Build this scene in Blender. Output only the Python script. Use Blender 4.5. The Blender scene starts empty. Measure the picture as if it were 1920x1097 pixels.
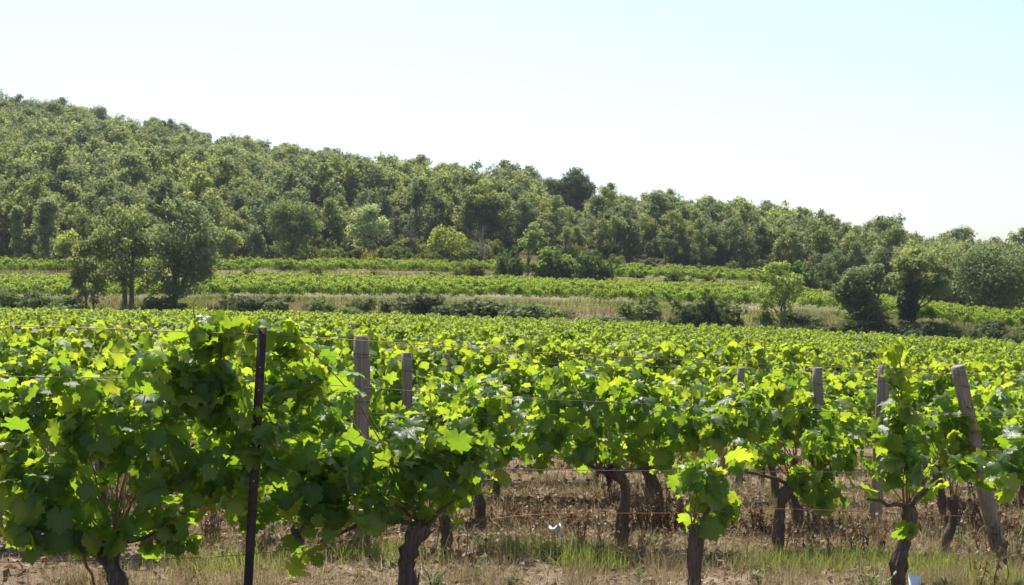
import bpy, math, random
import numpy as np
from mathutils import Matrix, Vector

R = math.radians
random.seed(7)
rng = np.random.default_rng(7)
scene = bpy.context.scene
COL = scene.collection

# ------------------------------------------------------------------ camera
CAM_H = 1.51
F = 2667.0            # focal length in pixels of the 1920 px wide photograph
cam_data = bpy.data.cameras.new('camera')
cam_data.lens = 50.0
cam_data.sensor_width = 36.0
cam_data.clip_start = 0.1
cam_data.clip_end = 6000.0
cam_data.dof.use_dof = True
cam_data.dof.focus_distance = 7.2
cam_data.dof.aperture_fstop = 11.0
cam = bpy.data.objects.new('camera', cam_data)
COL.objects.link(cam)
cam.location = (0, 0, CAM_H)
cam.rotation_euler = (R(90), 0, 0)
scene.camera = cam

# ------------------------------------------------------------------ sky, sun, exposure
SUN_EL, SUN_AZ = R(57), R(-13)          # azimuth from +Y towards +X
world = bpy.data.worlds.new('World')
scene.world = world
world.use_nodes = True
wn = world.node_tree
wn.nodes.clear()
w_out = wn.nodes.new('ShaderNodeOutputWorld')
w_bg = wn.nodes.new('ShaderNodeBackground')
w_sky = wn.nodes.new('ShaderNodeTexSky')
w_sky.sky_type = 'NISHITA'
w_sky.sun_disc = False
w_sky.sun_elevation = SUN_EL
w_sky.sun_rotation = SUN_AZ
w_sky.altitude = 500
w_sky.air_density = 1.0
w_sky.dust_density = 2.6
w_sky.ozone_density = 3.0
w_bg.inputs['Strength'].default_value = 0.116
wn.links.new(w_sky.outputs[0], w_bg.inputs[0])
wn.links.new(w_bg.outputs[0], w_out.inputs[0])

sun_data = bpy.data.lights.new('sun', 'SUN')
sun_data.energy = 4.6
sun_data.angle = R(0.53)
sun_data.color = (1.0, 0.95, 0.87)
sun = bpy.data.objects.new('sun', sun_data)
COL.objects.link(sun)
to_sun = Vector((math.sin(SUN_AZ) * math.cos(SUN_EL), math.cos(SUN_AZ) * math.cos(SUN_EL), math.sin(SUN_EL)))
sun.rotation_euler = to_sun.to_track_quat('Z', 'Y').to_euler()
sun.location = (0, 0, 60)

scene.view_settings.view_transform = 'Standard'
scene.view_settings.look = 'None'
scene.view_settings.gamma = 1.0
scene.view_settings.use_curve_mapping = False
scene.view_settings.exposure = 0.8
cy = scene.cycles
cy.max_bounces = 6
cy.diffuse_bounces = 4
cy.glossy_bounces = 2
cy.transmission_bounces = 4
cy.transparent_max_bounces = 4
cy.use_denoising = True
cy.sample_clamp_indirect = 6.0

# ------------------------------------------------------------------ helpers
def mesh_np(name, V, faces, mat=None, smooth=False, tint=None):
    """faces: list of int arrays (m,k)."""
    V = np.asarray(V, dtype=np.float32)
    if not isinstance(faces, (list, tuple)):
        faces = [faces]
    faces = [np.asarray(f, dtype=np.int32) for f in faces if len(f)]
    flat = np.concatenate([f.ravel() for f in faces])
    counts = np.concatenate([np.full(len(f), f.shape[1], dtype=np.int32) for f in faces])
    starts = np.concatenate([[0], np.cumsum(counts)[:-1]]).astype(np.int32)
    me = bpy.data.meshes.new(name)
    me.vertices.add(len(V))
    me.vertices.foreach_set('co', V.ravel())
    me.loops.add(len(flat))
    me.loops.foreach_set('vertex_index', flat)
    me.polygons.add(len(counts))
    me.polygons.foreach_set('loop_start', starts)
    if smooth:
        me.polygons.foreach_set('use_smooth', np.ones(len(counts), dtype=bool))
    if tint is not None:
        a = me.attributes.new('tint', 'FLOAT', 'POINT')
        a.data.foreach_set('value', np.asarray(tint, dtype=np.float32))
    if mat is not None:
        me.materials.append(mat)
    me.update(calc_edges=True)
    return me

class Geo:
    """collects numpy pieces into one mesh"""
    def __init__(s):
        s.V, s.F, s.T, s.n = [], [], [], 0
    def add(s, V, F, tint=0.5):
        V = np.asarray(V, dtype=np.float32)
        s.V.append(V)
        for f in (F if isinstance(F, (list, tuple)) else [F]):
            f = np.asarray(f, dtype=np.int32)
            if len(f):
                s.F.append(f + s.n)
        s.T.append(np.full(len(V), tint, dtype=np.float32) if np.isscalar(tint) else np.asarray(tint, dtype=np.float32))
        s.n += len(V)
    def mesh(s, name, mat, smooth=False):
        return mesh_np(name, np.concatenate(s.V), s.F, mat, smooth, np.concatenate(s.T))

def obj(name, me, parent=None, loc=(0, 0, 0), rot=None, scale=None, mat4=None):
    o = bpy.data.objects.new(name, me)
    COL.objects.link(o)
    if mat4 is not None:
        o.matrix_local = mat4
    else:
        o.location = loc
        if rot is not None:
            o.rotation_euler = rot
        if scale is not None:
            o.scale = scale if hasattr(scale, '__len__') else (scale,) * 3
    if parent is not None:
        o.parent = parent
    return o

def tag(o, label, cat, group=None):
    o['label'] = label
    o['category'] = cat
    if group:
        o['group'] = group
    return o

def thing(name, label, cat, loc, group=None, rotz=0.0):
    o = bpy.data.objects.new(name, None)
    COL.objects.link(o)
    o.empty_display_size = 0.2
    o.location = loc
    o.rotation_euler = (0, 0, rotz)
    return tag(o, label, cat, group)

def tube(pts, rad, sides=8, cap=True, noise=0.0, r=None):
    """tapered tube along pts; returns V, [quads, tris]"""
    pts = np.asarray(pts, dtype=np.float64)
    rad = np.broadcast_to(np.asarray(rad, dtype=np.float64), (len(pts),)).copy()
    n = len(pts)
    tan = np.gradient(pts, axis=0)
    tan /= np.linalg.norm(tan, axis=1)[:, None] + 1e-9
    ref = np.array([0.0, 1.0, 0.0]) if abs(tan[0][1]) < 0.8 else np.array([1.0, 0, 0])
    V = []
    ang = np.linspace(0, 2 * np.pi, sides, endpoint=False)
    for i in range(n):
        a = np.cross(tan[i], ref); a /= np.linalg.norm(a) + 1e-9
        b = np.cross(a, tan[i])
        ref = b
        rr = rad[i] * (1 + (noise * (r.random(sides) - 0.5) * 2 if noise and r is not None else 0))
        V.append(pts[i] + (np.cos(ang) * rr)[:, None] * a + (np.sin(ang) * rr)[:, None] * b)
    V = np.concatenate(V)
    q = []
    for i in range(n - 1):
        for j in range(sides):
            k = (j + 1) % sides
            q.append((i * sides + j, i * sides + k, (i + 1) * sides + k, (i + 1) * sides + j))
    t = []
    if cap:
        V = np.vstack([V, pts[0], pts[-1]])
        for j in range(sides):
            k = (j + 1) % sides
            t.append((n * sides, k, j))
            t.append((n * sides + 1, (n - 1) * sides + j, (n - 1) * sides + k))
    return V, [np.array(q), np.array(t).reshape(-1, 3)]

def vnoise(x, y, seed=0):
    """cheap smooth value noise"""
    x = np.asarray(x, dtype=np.float64); y = np.asarray(y, dtype=np.float64)
    xi = np.floor(x).astype(np.int64); yi = np.floor(y).astype(np.int64)
    fx = x - xi; fy = y - yi
    fx = fx * fx * (3 - 2 * fx); fy = fy * fy * (3 - 2 * fy)
    def h(a, b):
        n = (a * 374761393 + b * 668265263 + seed * 982451653) & 0x7fffffff
        n = ((n ^ (n >> 13)) * 1274126177) & 0x7fffffff
        return ((n ^ (n >> 16)) & 0xffff) / 65535.0
    return (h(xi, yi) * (1 - fx) + h(xi + 1, yi) * fx) * (1 - fy) + (h(xi, yi + 1) * (1 - fx) + h(xi + 1, yi + 1) * fx) * fy

# ------------------------------------------------------------------ terrain
PX = np.array([-700, 0, 480, 960, 1440, 1920, 2620], dtype=float)
UC = (PX - 960) / F
Z0_Y = [-20, 5, 7, 8.5, 10, 15, 25, 40, 75]
Z0_Z = [0.12, 0.06, 0.03, -0.05, -0.16, -0.33, -0.54, -0.70, -0.98]
def field_z(X, Y):
    t = np.clip((Y - 7) / 68.0, 0, 1)
    Xc = np.clip(X, -45, 45)
    return np.interp(Y, Z0_Y, Z0_Z) + (-0.045 + 0.015 * t) * Xc - 0.00073 * t * Xc * Xc
TAB = [  # distance, ground height in photograph pixels at the columns PX
    (82, (588, 586, 582, 584, 602, 634, 670)),
    (88, (572, 568, 564, 566, 584, 620, 655)),
    (92, (561, 559, 557, 560, 578, 618, 655)),
    (110, (541, 541, 540, 545, 560, 604, 645)),
    (113, (513, 513, 514, 517, 537, 590, 632)),
    (120, (504, 504, 506, 509, 527, 584, 628)),
    (130, (490, 490, 492, 484, 507, 576, 622)),
    (170, (398, 405, 430, 452, 486, 572, 612)),
    (210, (324, 336, 390, 434, 480, 570, 612)),
    (250, (264, 278, 360, 428, 484, 572, 612)),
    (290, (234, 246, 350, 436, 498, 582, 618)),
]
TD = np.array([78.0] + [t[0] for t in TAB] + [420.0, 900.0, 3000.0])
TZ = [np.array([float(field_z(u * 78.0, 75.0)) for u in UC])]
for d, ys in TAB:
    TZ.append(CAM_H - (np.array(ys, dtype=float) - 548) / F * d)
TZ.append(TZ[-1] - 14.0)
TZ.append(TZ[-1] * 0.5 - 20.0)
TZ.append(np.full(len(PX), -60.0))
TZ = np.array(TZ)
def terrain(X, Y):
    X = np.asarray(X, dtype=np.float64); Y = np.asarray(Y, dtype=np.float64)
    X, Y = np.broadcast_arrays(X, Y)
    zf = field_z(X, np.minimum(Y, 75.0))
    u = np.clip(X / np.maximum(Y, 60.0), UC[0], UC[-1])
    Yc = np.clip(Y, TD[0], TD[-1])
    di = np.clip(np.searchsorted(TD, Yc, side='right') - 1, 0, len(TD) - 2)
    ft = (Yc - TD[di]) / (TD[di + 1] - TD[di])
    ui = np.clip(np.searchsorted(UC, u, side='right') - 1, 0, len(UC) - 2)
    fu = (u - UC[ui]) / (UC[ui + 1] - UC[ui])
    a = TZ[di, ui] * (1 - fu) + TZ[di, ui + 1] * fu
    b = TZ[di + 1, ui] * (1 - fu) + TZ[di + 1, ui + 1] * fu
    zt = a * (1 - ft) + b * ft
    w = np.clip((Y - 75.0) / 3.0, 0, 1)
    return zf * (1 - w) + zt * w
def tz(x, y):
    return float(terrain(x, y))
def proj(x, y, z):
    return 960 + F * x / y, 548 - F * (z - CAM_H) / y

# rows of vines: row 1 is the wired row in front
ROW_M = 0.3175
ROW_ANG = math.atan(ROW_M)
ROW_C = 6.908          # Y where row 1 crosses X = 0
ROW_DY = 1.677         # step in Y between rows
RT = np.array([math.cos(ROW_ANG), math.sin(ROW_ANG)])
RN = np.array([-RT[1], RT[0]])
def row_point(row, px):
    u = (px - 960) / F
    y = (ROW_C + ROW_DY * (row - 1)) / (1 - ROW_M * u)
    return u * y, y
def row_px(row, px, py, off=0.0):
    """the point of row's upright plane (moved off metres back) that stands at this place"""
    x, y = row_point(row, px)
    z = CAM_H - (py - 548) / F * y
    return np.array([x + RN[0] * off, y + RN[1] * off, z])

# ------------------------------------------------------------------ materials
def new_mat(name):
    m = bpy.data.materials.new(name)
    m.use_nodes = True
    nt = m.node_tree
    nt.nodes.clear()
    out = nt.nodes.new('ShaderNodeOutputMaterial')
    return m, nt, out
def N(nt, kind, **kw):
    n = nt.nodes.new(kind)
    for k, v in kw.items():
        setattr(n, k, v)
    return n
def mathn(nt, op, a, b=None, c=None):
    n = N(nt, 'ShaderNodeMath', operation=op)
    for i, v in enumerate((a, b, c)):
        if v is None:
            continue
        if isinstance(v, (int, float)):
            n.inputs[i].default_value = v
        else:
            nt.links.new(v, n.inputs[i])
    return n.outputs[0]
def ramp(nt, fac, stops):
    n = N(nt, 'ShaderNodeValToRGB')
    el = n.color_ramp.elements
    el[0].position, el[0].color = stops[0][0], (*stops[0][1], 1)
    el[1].position, el[1].color = stops[-1][0], (*stops[-1][1], 1)
    for p, c in stops[1:-1]:
        e = el.new(p); e.color = (*c, 1)
    nt.links.new(fac, n.inputs[0])
    return n.outputs[0]
def mixc(nt, fac, a, b, mode='MIX'):
    n = N(nt, 'ShaderNodeMix', data_type='RGBA', blend_type=mode)
    for sock, v in ((n.inputs[0], fac), (n.inputs[6], a), (n.inputs[7], b)):
        if isinstance(v, (int, float)):
            sock.default_value = v
        elif isinstance(v, tuple):
            sock.default_value = (*v, 1)
        else:
            nt.links.new(v, sock)
    return n.outputs[2]

def leaf_material(name, refl, trans, fac=0.42, rough=0.42, spec=0.5, veins=False, use_color=False, spread=0.5, bump=0.0):
    """thin leaf: reflects refl stops, lets trans stops through; varies leaf by leaf"""
    m, nt, out = new_mat(name)
    oi = N(nt, 'ShaderNodeObjectInfo')
    at = N(nt, 'ShaderNodeAttribute', attribute_name='tint')
    s = mathn(nt, 'ADD', mathn(nt, 'MULTIPLY', at.outputs['Fac'], 1 - spread), mathn(nt, 'MULTIPLY', oi.outputs['Random'], spread))
    cr = ramp(nt, s, refl)
    ct = ramp(nt, s, trans)
    if use_color:
        cr = mixc(nt, 1.0, cr, oi.outputs['Color'], 'MULTIPLY')
        ct = mixc(nt, 1.0, ct, oi.outputs['Color'], 'MULTIPLY')
    p = N(nt, 'ShaderNodeBsdfPrincipled')
    tr = N(nt, 'ShaderNodeBsdfTranslucent')
    if veins:
        tc = N(nt, 'ShaderNodeTexCoord')
        sp = N(nt, 'ShaderNodeSeparateXYZ')
        nt.links.new(tc.outputs['Object'], sp.inputs[0])
        best = None
        ax = mathn(nt, 'ABSOLUTE', sp.outputs[0])
        for deg in (0, 48, 104):
            c_, s_ = math.cos(R(deg)), math.sin(R(deg))
            d = mathn(nt, 'ABSOLUTE', mathn(nt, 'SUBTRACT', mathn(nt, 'MULTIPLY', ax, c_), mathn(nt, 'MULTIPLY', sp.outputs[1], s_)))
            along = mathn(nt, 'ADD', mathn(nt, 'MULTIPLY', ax, s_), mathn(nt, 'MULTIPLY', sp.outputs[1], c_))
            d = mathn(nt, 'ADD', d, mathn(nt, 'MULTIPLY', mathn(nt, 'LESS_THAN', along, 0.0), 9.0))
            best = d if best is None else mathn(nt, 'MINIMUM', best, d)
        v = mathn(nt, 'SUBTRACT', 1.0, mathn(nt, 'SMOOTH_MIN', mathn(nt, 'MULTIPLY', best, 38.0), 1.0, 0.1))
        v = mathn(nt, 'MAXIMUM', v, 0.0)
        cr = mixc(nt, mathn(nt, 'MULTIPLY', v, 0.55), cr, (0.22, 0.30, 0.09))
        ct = mixc(nt, mathn(nt, 'MULTIPLY', v, 0.35), ct, (0.10, 0.16, 0.01))
        nz = N(nt, 'ShaderNodeTexNoise')
        nz.inputs['Scale'].default_value = 9.0
        nt.links.new(tc.outputs['Object'], nz.inputs['Vector'])
        bp = N(nt, 'ShaderNodeBump')
        bp.inputs['Strength'].default_value = 0.12
        bp.inputs['Distance'].default_value = 0.05
        nt.links.new(mathn(nt, 'SUBTRACT', nz.outputs[0], mathn(nt, 'MULTIPLY', v, 0.5)), bp.inputs['Height'])
        nt.links.new(bp.outputs[0], p.inputs['Normal'])
    nt.links.new(cr, p.inputs['Base Color'])
    p.inputs['Roughness'].default_value = rough
    p.inputs['Specular IOR Level'].default_value = spec
    nt.links.new(ct, tr.inputs['Color'])
    mx = N(nt, 'ShaderNodeMixShader')
    mx.inputs[0].default_value = fac
    nt.links.new(p.outputs[0], mx.inputs[1])
    nt.links.new(tr.outputs[0], mx.inputs[2])
    nt.links.new(mx.outputs[0], out.inputs[0])
    return m

VINE_R = [(0.0, (0.036, 0.090, 0.026)), (0.5, (0.060, 0.120, 0.026)), (1.0, (0.110, 0.170, 0.030))]
VINE_T = [(0.0, (0.230, 0.410, 0.020)), (0.5, (0.370, 0.540, 0.024)), (1.0, (0.560, 0.660, 0.035))]
M_LEAF = leaf_material('vine_leaf', VINE_R, VINE_T, 0.52, 0.40, 0.42, veins=True, spread=1.0)
M_YOUNG = leaf_material('young_vine_leaf', [(0, (0.10, 0.19, 0.025)), (1, (0.16, 0.25, 0.035))],
                        [(0, (0.52, 0.70, 0.03)), (1, (0.70, 0.78, 0.05))], 0.5, 0.4, 0.5, veins=True, spread=1.0)
M_YELLOW = leaf_material('yellowed_vine_leaf', [(0, (0.30, 0.24, 0.03)), (1, (0.36, 0.22, 0.03))],
                         [(0, (0.75, 0.55, 0.05)), (1, (0.75, 0.42, 0.05))], 0.45, 0.5, 0.3, veins=True, spread=1.0)
M_RED = leaf_material('reddened_vine_leaf', [(0, (0.10, 0.03, 0.014)), (1, (0.15, 0.06, 0.02))],
                      [(0, (0.26, 0.05, 0.02)), (1, (0.30, 0.11, 0.03))], 0.4, 0.5, 0.3, veins=True, spread=1.0)
M_MASS = leaf_material('vine_foliage', VINE_R, VINE_T, 0.50, 0.5, 0.25, spread=0.12)
M_OAK = leaf_material('oak_foliage', [(0, (0.076, 0.100, 0.052)), (1, (0.170, 0.194, 0.096))],
                      [(0, (0.27, 0.32, 0.095)), (1, (0.51, 0.54, 0.180))], 0.43, 0.6, 0.15, use_color=True, spread=0.35)
M_SHRUB = leaf_material('shrub_foliage', [(0, (0.050, 0.076, 0.028)), (1, (0.100, 0.125, 0.045))],
                        [(0, (0.16, 0.21, 0.035)), (1, (0.28, 0.32, 0.055))], 0.40, 0.6, 0.18, use_color=True, spread=0.3)
M_STRAW = leaf_material('dry_grass_blade', [(0, (0.22, 0.15, 0.075)), (0.6, (0.36, 0.27, 0.14)), (1, (0.46, 0.37, 0.20))],
                        [(0, (0.30, 0.22, 0.10)), (1, (0.50, 0.40, 0.20))], 0.3, 0.6, 0.3, spread=0.0)
M_GRASS = leaf_material('green_grass_blade', [(0, (0.10, 0.15, 0.03)), (1, (0.19, 0.23, 0.06))],
                        [(0, (0.28, 0.36, 0.04)), (1, (0.42, 0.46, 0.08))], 0.4, 0.5, 0.3, spread=0.0)
M_WEED = leaf_material('weed_leaf', [(0, (0.075, 0.14, 0.045)), (1, (0.14, 0.21, 0.07))],
                       [(0, (0.22, 0.36, 0.06)), (1, (0.32, 0.44, 0.08))], 0.4, 0.5, 0.3, spread=0.4)
M_LITTER = leaf_material('fallen_leaf', [(0, (0.08, 0.045, 0.025)), (0.6, (0.20, 0.11, 0.055)), (1, (0.34, 0.22, 0.12))],
                         [(0, (0.08, 0.04, 0.02)), (1, (0.20, 0.12, 0.05))], 0.2, 0.6, 0.3, spread=0.0)
M_DEADWEED = leaf_material('dried_weed_stalk', [(0, (0.14, 0.075, 0.042)), (1, (0.32, 0.20, 0.11))],
                           [(0, (0.16, 0.08, 0.04)), (1, (0.30, 0.18, 0.08))], 0.2, 0.6, 0.3, spread=0.3)

def bark_material(name, dark, light, scale=(14, 14, 2.2), bump=0.8, rough=0.9, dist=0.02):
    m, nt, out = new_mat(name)
    p = N(nt, 'ShaderNodeBsdfPrincipled')
    tc = N(nt, 'ShaderNodeTexCoord')
    mp = N(nt, 'ShaderNodeMapping')
    mp.inputs['Scale'].default_value = scale
    nt.links.new(tc.outputs['Object'], mp.inputs[0])
    n1 = N(nt, 'ShaderNodeTexNoise'); n1.inputs['Scale'].default_value = 3.0; n1.inputs['Detail'].default_value = 8; n1.inputs['Roughness'].default_value = 0.7
    nt.links.new(mp.outputs[0], n1.inputs['Vector'])
    n2 = N(nt, 'ShaderNodeTexNoise'); n2.inputs['Scale'].default_value = 5.0
    nt.links.new(tc.outputs['Object'], n2.inputs['Vector'])
    c = ramp(nt, n1.outputs[0], [(0.32, dark), (0.68, light)])
    c = mixc(nt, mathn(nt, 'MULTIPLY', n2.outputs[0], 0.5), c, tuple(0.6 * a + 0.4 * b for a, b in zip(dark, light)))
    bp = N(nt, 'ShaderNodeBump'); bp.inputs['Strength'].default_value = bump; bp.inputs['Distance'].default_value = dist
    nt.links.new(n1.outputs[0], bp.inputs['Height'])
    nt.links.new(c, p.inputs['Base Color']); nt.links.new(bp.outputs[0], p.inputs['Normal'])
    p.inputs['Roughness'].default_value = rough
    p.inputs['Specular IOR Level'].default_value = 0.2
    nt.links.new(p.outputs[0], out.inputs[0])
    return m
M_VBARK = bark_material('vine_bark', (0.045, 0.030, 0.022), (0.27, 0.19, 0.135), (26, 26, 2.4), 1.0, 0.95, 0.02)
M_CANE = bark_material('vine_cane', (0.20, 0.075, 0.030), (0.36, 0.17, 0.07), (30, 30, 6), 0.3, 0.6)
M_GCANE = bark_material('green_shoot', (0.14, 0.20, 0.04), (0.30, 0.30, 0.08), (30, 30, 6), 0.2, 0.5)
M_TBARK = bark_material('oak_bark', (0.07, 0.058, 0.046), (0.22, 0.19, 0.155), (5, 5, 1.2), 0.8, 0.95)
M_DEADWOOD = bark_material('dead_wood', (0.16, 0.13, 0.12), (0.30, 0.25, 0.23), (6, 6, 2), 0.4, 0.9)
M_POST = bark_material('weathered_post_wood', (0.14, 0.10, 0.070), (0.50, 0.40, 0.295), (22, 22, 0.9), 0.9, 0.9, 0.015)
M_POSTEND = bark_material('sawn_post_end', (0.20, 0.16, 0.12), (0.42, 0.36, 0.29), (20, 20, 20), 0.4, 0.9)
M_STONE = bark_material('field_stone', (0.20, 0.165, 0.13), (0.42, 0.36, 0.29), (6, 6, 6), 0.6, 0.9)

def plain(name, col, rough=0.5, metal=0.0, noise=0.0, spec=0.5):
    m, nt, out = new_mat(name)
    p = N(nt, 'ShaderNodeBsdfPrincipled')
    tc = N(nt, 'ShaderNodeTexCoord')
    nz = N(nt, 'ShaderNodeTexNoise'); nz.inputs['Scale'].default_value = 30; nz.inputs['Detail'].default_value = 6
    nt.links.new(tc.outputs['Object'], nz.inputs['Vector'])
    c = ramp(nt, nz.outputs[0], [(0.3, tuple(v * (1 - noise) for v in col)), (0.7, tuple(min(1, v * (1 + noise)) for v in col))])
    nt.links.new(c, p.inputs['Base Color'])
    p.inputs['Roughness'].default_value = rough
    p.inputs['Metallic'].default_value = metal
    p.inputs['Specular IOR Level'].default_value = spec
    nt.links.new(p.outputs[0], out.inputs[0])
    return m
M_RUST = plain('rusted_steel', (0.045, 0.024, 0.018), 0.75, 0.2, 0.5)
M_WIRE = plain('trellis_wire', (0.10, 0.08, 0.07), 0.65, 0.3, 0.4)
M_RUSTWIRE = plain('rusty_trellis_wire', (0.24, 0.10, 0.06), 0.6, 0.4, 0.4)
M_WHITE = plain('white_plastic', (0.78, 0.78, 0.80), 0.4, 0.0, 0.06)
M_PALE = plain('dusty_white_plastic', (0.48, 0.47, 0.45), 0.6, 0.0, 0.35)
M_BLACK = plain('black_plastic', (0.02, 0.02, 0.022), 0.35, 0.0, 0.2)
M_GRAPE = plain('dark_grape', (0.05, 0.010, 0.022), 0.4, 0.0, 0.5)
M_HOLE = plain('pale_hole_disc', (0.5, 0.5, 0.5), 0.4, 0.7, 0.1)  # pale tone standing in for the bright look of open post holes

def ground_material():
    m, nt, out = new_mat('vineyard_ground')
    p = N(nt, 'ShaderNodeBsdfPrincipled')
    tc = N(nt, 'ShaderNodeTexCoord')
    def noise(s, det=6, rg=0.6):
        n = N(nt, 'ShaderNodeTexNoise'); n.inputs['Scale'].default_value = s; n.inputs['Detail'].default_value = det; n.inputs['Roughness'].default_value = rg
        nt.links.new(tc.outputs['Object'], n.inputs['Vector'])
        return n.outputs[0]
    at = N(nt, 'ShaderNodeAttribute', attribute_name='tint')
    soil = ramp(nt, noise(2.6, 8), [(0.3, (0.13, 0.085, 0.055)), (0.5, (0.25, 0.175, 0.12)), (0.7, (0.40, 0.31, 0.22))])
    fine = noise(38, 5)
    soil = mixc(nt, 0.6, soil, ramp(nt, fine, [(0.35, (0.45, 0.42, 0.40)), (0.65, (1.15, 1.12, 1.08))]), 'MULTIPLY')
    dry = ramp(nt, noise(0.16, 8), [(0.38, (0.12, 0.15, 0.05)), (0.5, (0.20, 0.19, 0.085)), (0.64, (0.38, 0.28, 0.18))])
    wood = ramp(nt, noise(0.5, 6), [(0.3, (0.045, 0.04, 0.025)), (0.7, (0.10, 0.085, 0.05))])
    c = mixc(nt, mathn(nt, 'MINIMUM', at.outputs['Fac'], 1.0), soil, dry)
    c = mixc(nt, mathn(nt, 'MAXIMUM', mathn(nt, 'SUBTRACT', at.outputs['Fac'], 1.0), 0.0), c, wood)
    nt.links.new(c, p.inputs['Base Color'])
    p.inputs['Roughness'].default_value = 0.95
    p.inputs['Specular IOR Level'].default_value = 0.15
    bp = N(nt, 'ShaderNodeBump'); bp.inputs['Strength'].default_value = 0.9; bp.inputs['Distance'].default_value = 0.03
    nt.links.new(mathn(nt, 'ADD', fine, noise(11, 6)), bp.inputs['Height'])
    nt.links.new(bp.outputs[0], p.inputs['Normal'])
    nt.links.new(p.outputs[0], out.inputs[0])
    return m
M_GROUND = ground_material()

# ------------------------------------------------------------------ the ground, one sheet
def graded(lo, a, b, hi, step, n_lo, n_hi):
    core = np.arange(a, b, step)
    left = a - np.geomspace(step, a - lo, n_lo)[::-1]
    right = b + np.geomspace(step, hi - b, n_hi) - step
    return np.concatenate([left, core, right])
gx = graded(-700, -5, 6.5, 700, 0.07, 66, 66)
gy = np.concatenate([graded(-200, 5.0, 14.0, 70, 0.07, 25, 60), np.arange(71, 134, 1.0), 134 + np.geomspace(1.5, 560, 64)])
GX, GY = np.meshgrid(gx, gy)
def relief(X, Y):
    near = np.clip((26 - Y) / 10, 0, 1)
    h = 0.05 * (vnoise(X * 1.3, Y * 1.3, 1) - 0.5) + 0.04 * (vnoise(X * 4, Y * 4, 2) - 0.5) + 0.025 * (vnoise(X * 11, Y * 11, 3) - 0.5)
    return h * near
GZ = terrain(GX, GY) + relief(GX, GY)
def gz(x, y):
    return tz(x, y) + float(relief(np.float64(x), np.float64(y)))
GU = GX / np.maximum(GY, 60)
zone = np.where(GY < 76, 0.15 * vnoise(GX * 0.6, GY * 0.6, 5), 0.9)
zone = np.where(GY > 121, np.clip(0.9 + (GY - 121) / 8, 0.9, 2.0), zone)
nx, ny = len(gx), len(gy)
ii = np.arange(nx * ny).reshape(ny, nx)
quads = np.stack([ii[:-1, :-1], ii[:-1, 1:], ii[1:, 1:], ii[1:, :-1]], -1).reshape(-1, 4)
ground = obj('ground', mesh_np('ground', np.stack([GX, GY, GZ], -1).reshape(-1, 3), quads, M_GROUND, True, zone.ravel()))
ground['kind'] = 'structure'

# ------------------------------------------------------------------ vine leaves
def leaf_shape(n_out, n_in, seed, teeth=0.07):
    """five-lobed vine leaf, petiole at the origin, tip at +Y, length about 1"""
    r = np.random.default_rng(seed)
    th = np.linspace(-176, 176, n_out)
    lob = [(0, 1.0, 34), (52, 0.90, 32), (-52, 0.90, 32), (104, 0.76, 36), (-104, 0.76, 36), (148, 0.58, 30), (-148, 0.58, 30)]
    rad = np.full(n_out, 0.60)
    for c, l, w in lob:
        rad = np.maximum(rad, l * (1 - 0.36 * (np.abs(th - c) / w) ** 1.5) * (np.abs(th - c) < w * 1.4))
    rad = np.where(np.abs(th) > 165, 0.26, rad)
    if teeth:
        rad = rad * (1 + teeth * np.where(np.arange(n_out) % 2 == 0, 1, -1)) * (1 + 0.05 * (r.random(n_out) - 0.5))
    a = np.radians(th)
    out = np.stack([np.sin(a) * rad, np.cos(a) * rad], -1)
    k_d, k_s, k_f, ph = r.uniform(0.05, 0.42), r.uniform(0.0, 0.40), r.uniform(0.1, 0.55), r.uniform(0, 6)
    def bend(p):
        x, y = p[:, 0], p[:, 1]
        rr = np.hypot(x, y); t = np.arctan2(x, y)
        return -k_d * rr ** 2 - k_s * x * x + k_f * np.abs(x) * 0.6 + 0.10 * rr * np.cos(7.2 * t + ph) + 0.09 * rr * np.sin(3 * t + ph)
    pts = [np.zeros((1, 2))]
    F_ = []
    if n_in:
        idx = np.linspace(0, n_out - 1, n_in).round().astype(int)
        inner = out[idx] * 0.52
        pts += [inner, out]
        for i in range(n_in - 1):
            F_.append((0, 1 + i + 1, 1 + i))
            for j in range(idx[i], idx[i + 1]):
                near = i if j < (idx[i] + idx[i + 1]) / 2 else i + 1
                F_.append((1 + near, 1 + n_in + j + 1, 1 + n_in + j))
            mid = int(math.ceil((idx[i] + idx[i + 1]) / 2))
            F_.append((1 + i, 1 + i + 1, 1 + n_in + mid))
    else:
        pts += [out]
        for i in range(n_out - 1):
            F_.append((0, 2 + i, 1 + i))
    P = np.vstack(pts)
    V = np.stack([P[:, 0], P[:, 1], bend(P)], -1)
    Fa = np.array(F_)
    # keep upward winding
    a_, b_, c_ = V[Fa[:, 0]], V[Fa[:, 1]], V[Fa[:, 2]]
    nzv = np.cross(b_ - a_, c_ - a_)[:, 2]
    Fa[nzv < 0] = Fa[nzv < 0][:, [0, 2, 1]]
    # a short petiole
    k = len(V)
    V = np.vstack([V, [[-0.012, 0, 0], [0.012, 0, 0], [0.0, -0.32, 0.10]]])
    Fa = np.vstack([Fa, [[k, k + 2, k + 1]]])
    return V, Fa
LEAF0 = [leaf_shape(33, 8, 100 + i, 0.08) for i in range(8)]
LEAF1 = [leaf_shape(15, 0, 200 + i, 0.08) for i in range(6)]
LEAF_MESH = [mesh_np('vine_leaf', v, f, M_LEAF, True) for v, f in LEAF0]
YOUNG_MESH = [mesh_np('young_leaf', v, f, M_YOUNG, True) for v, f in LEAF0[:4]]
YELLOW_MESH = [mesh_np('yellow_leaf', v, f, M_YELLOW, True) for v, f in LEAF0[:2]]
RED_MESH = [mesh_np('red_leaf', v, f, M_RED, True) for v, f in LEAF0[:2]]

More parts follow.
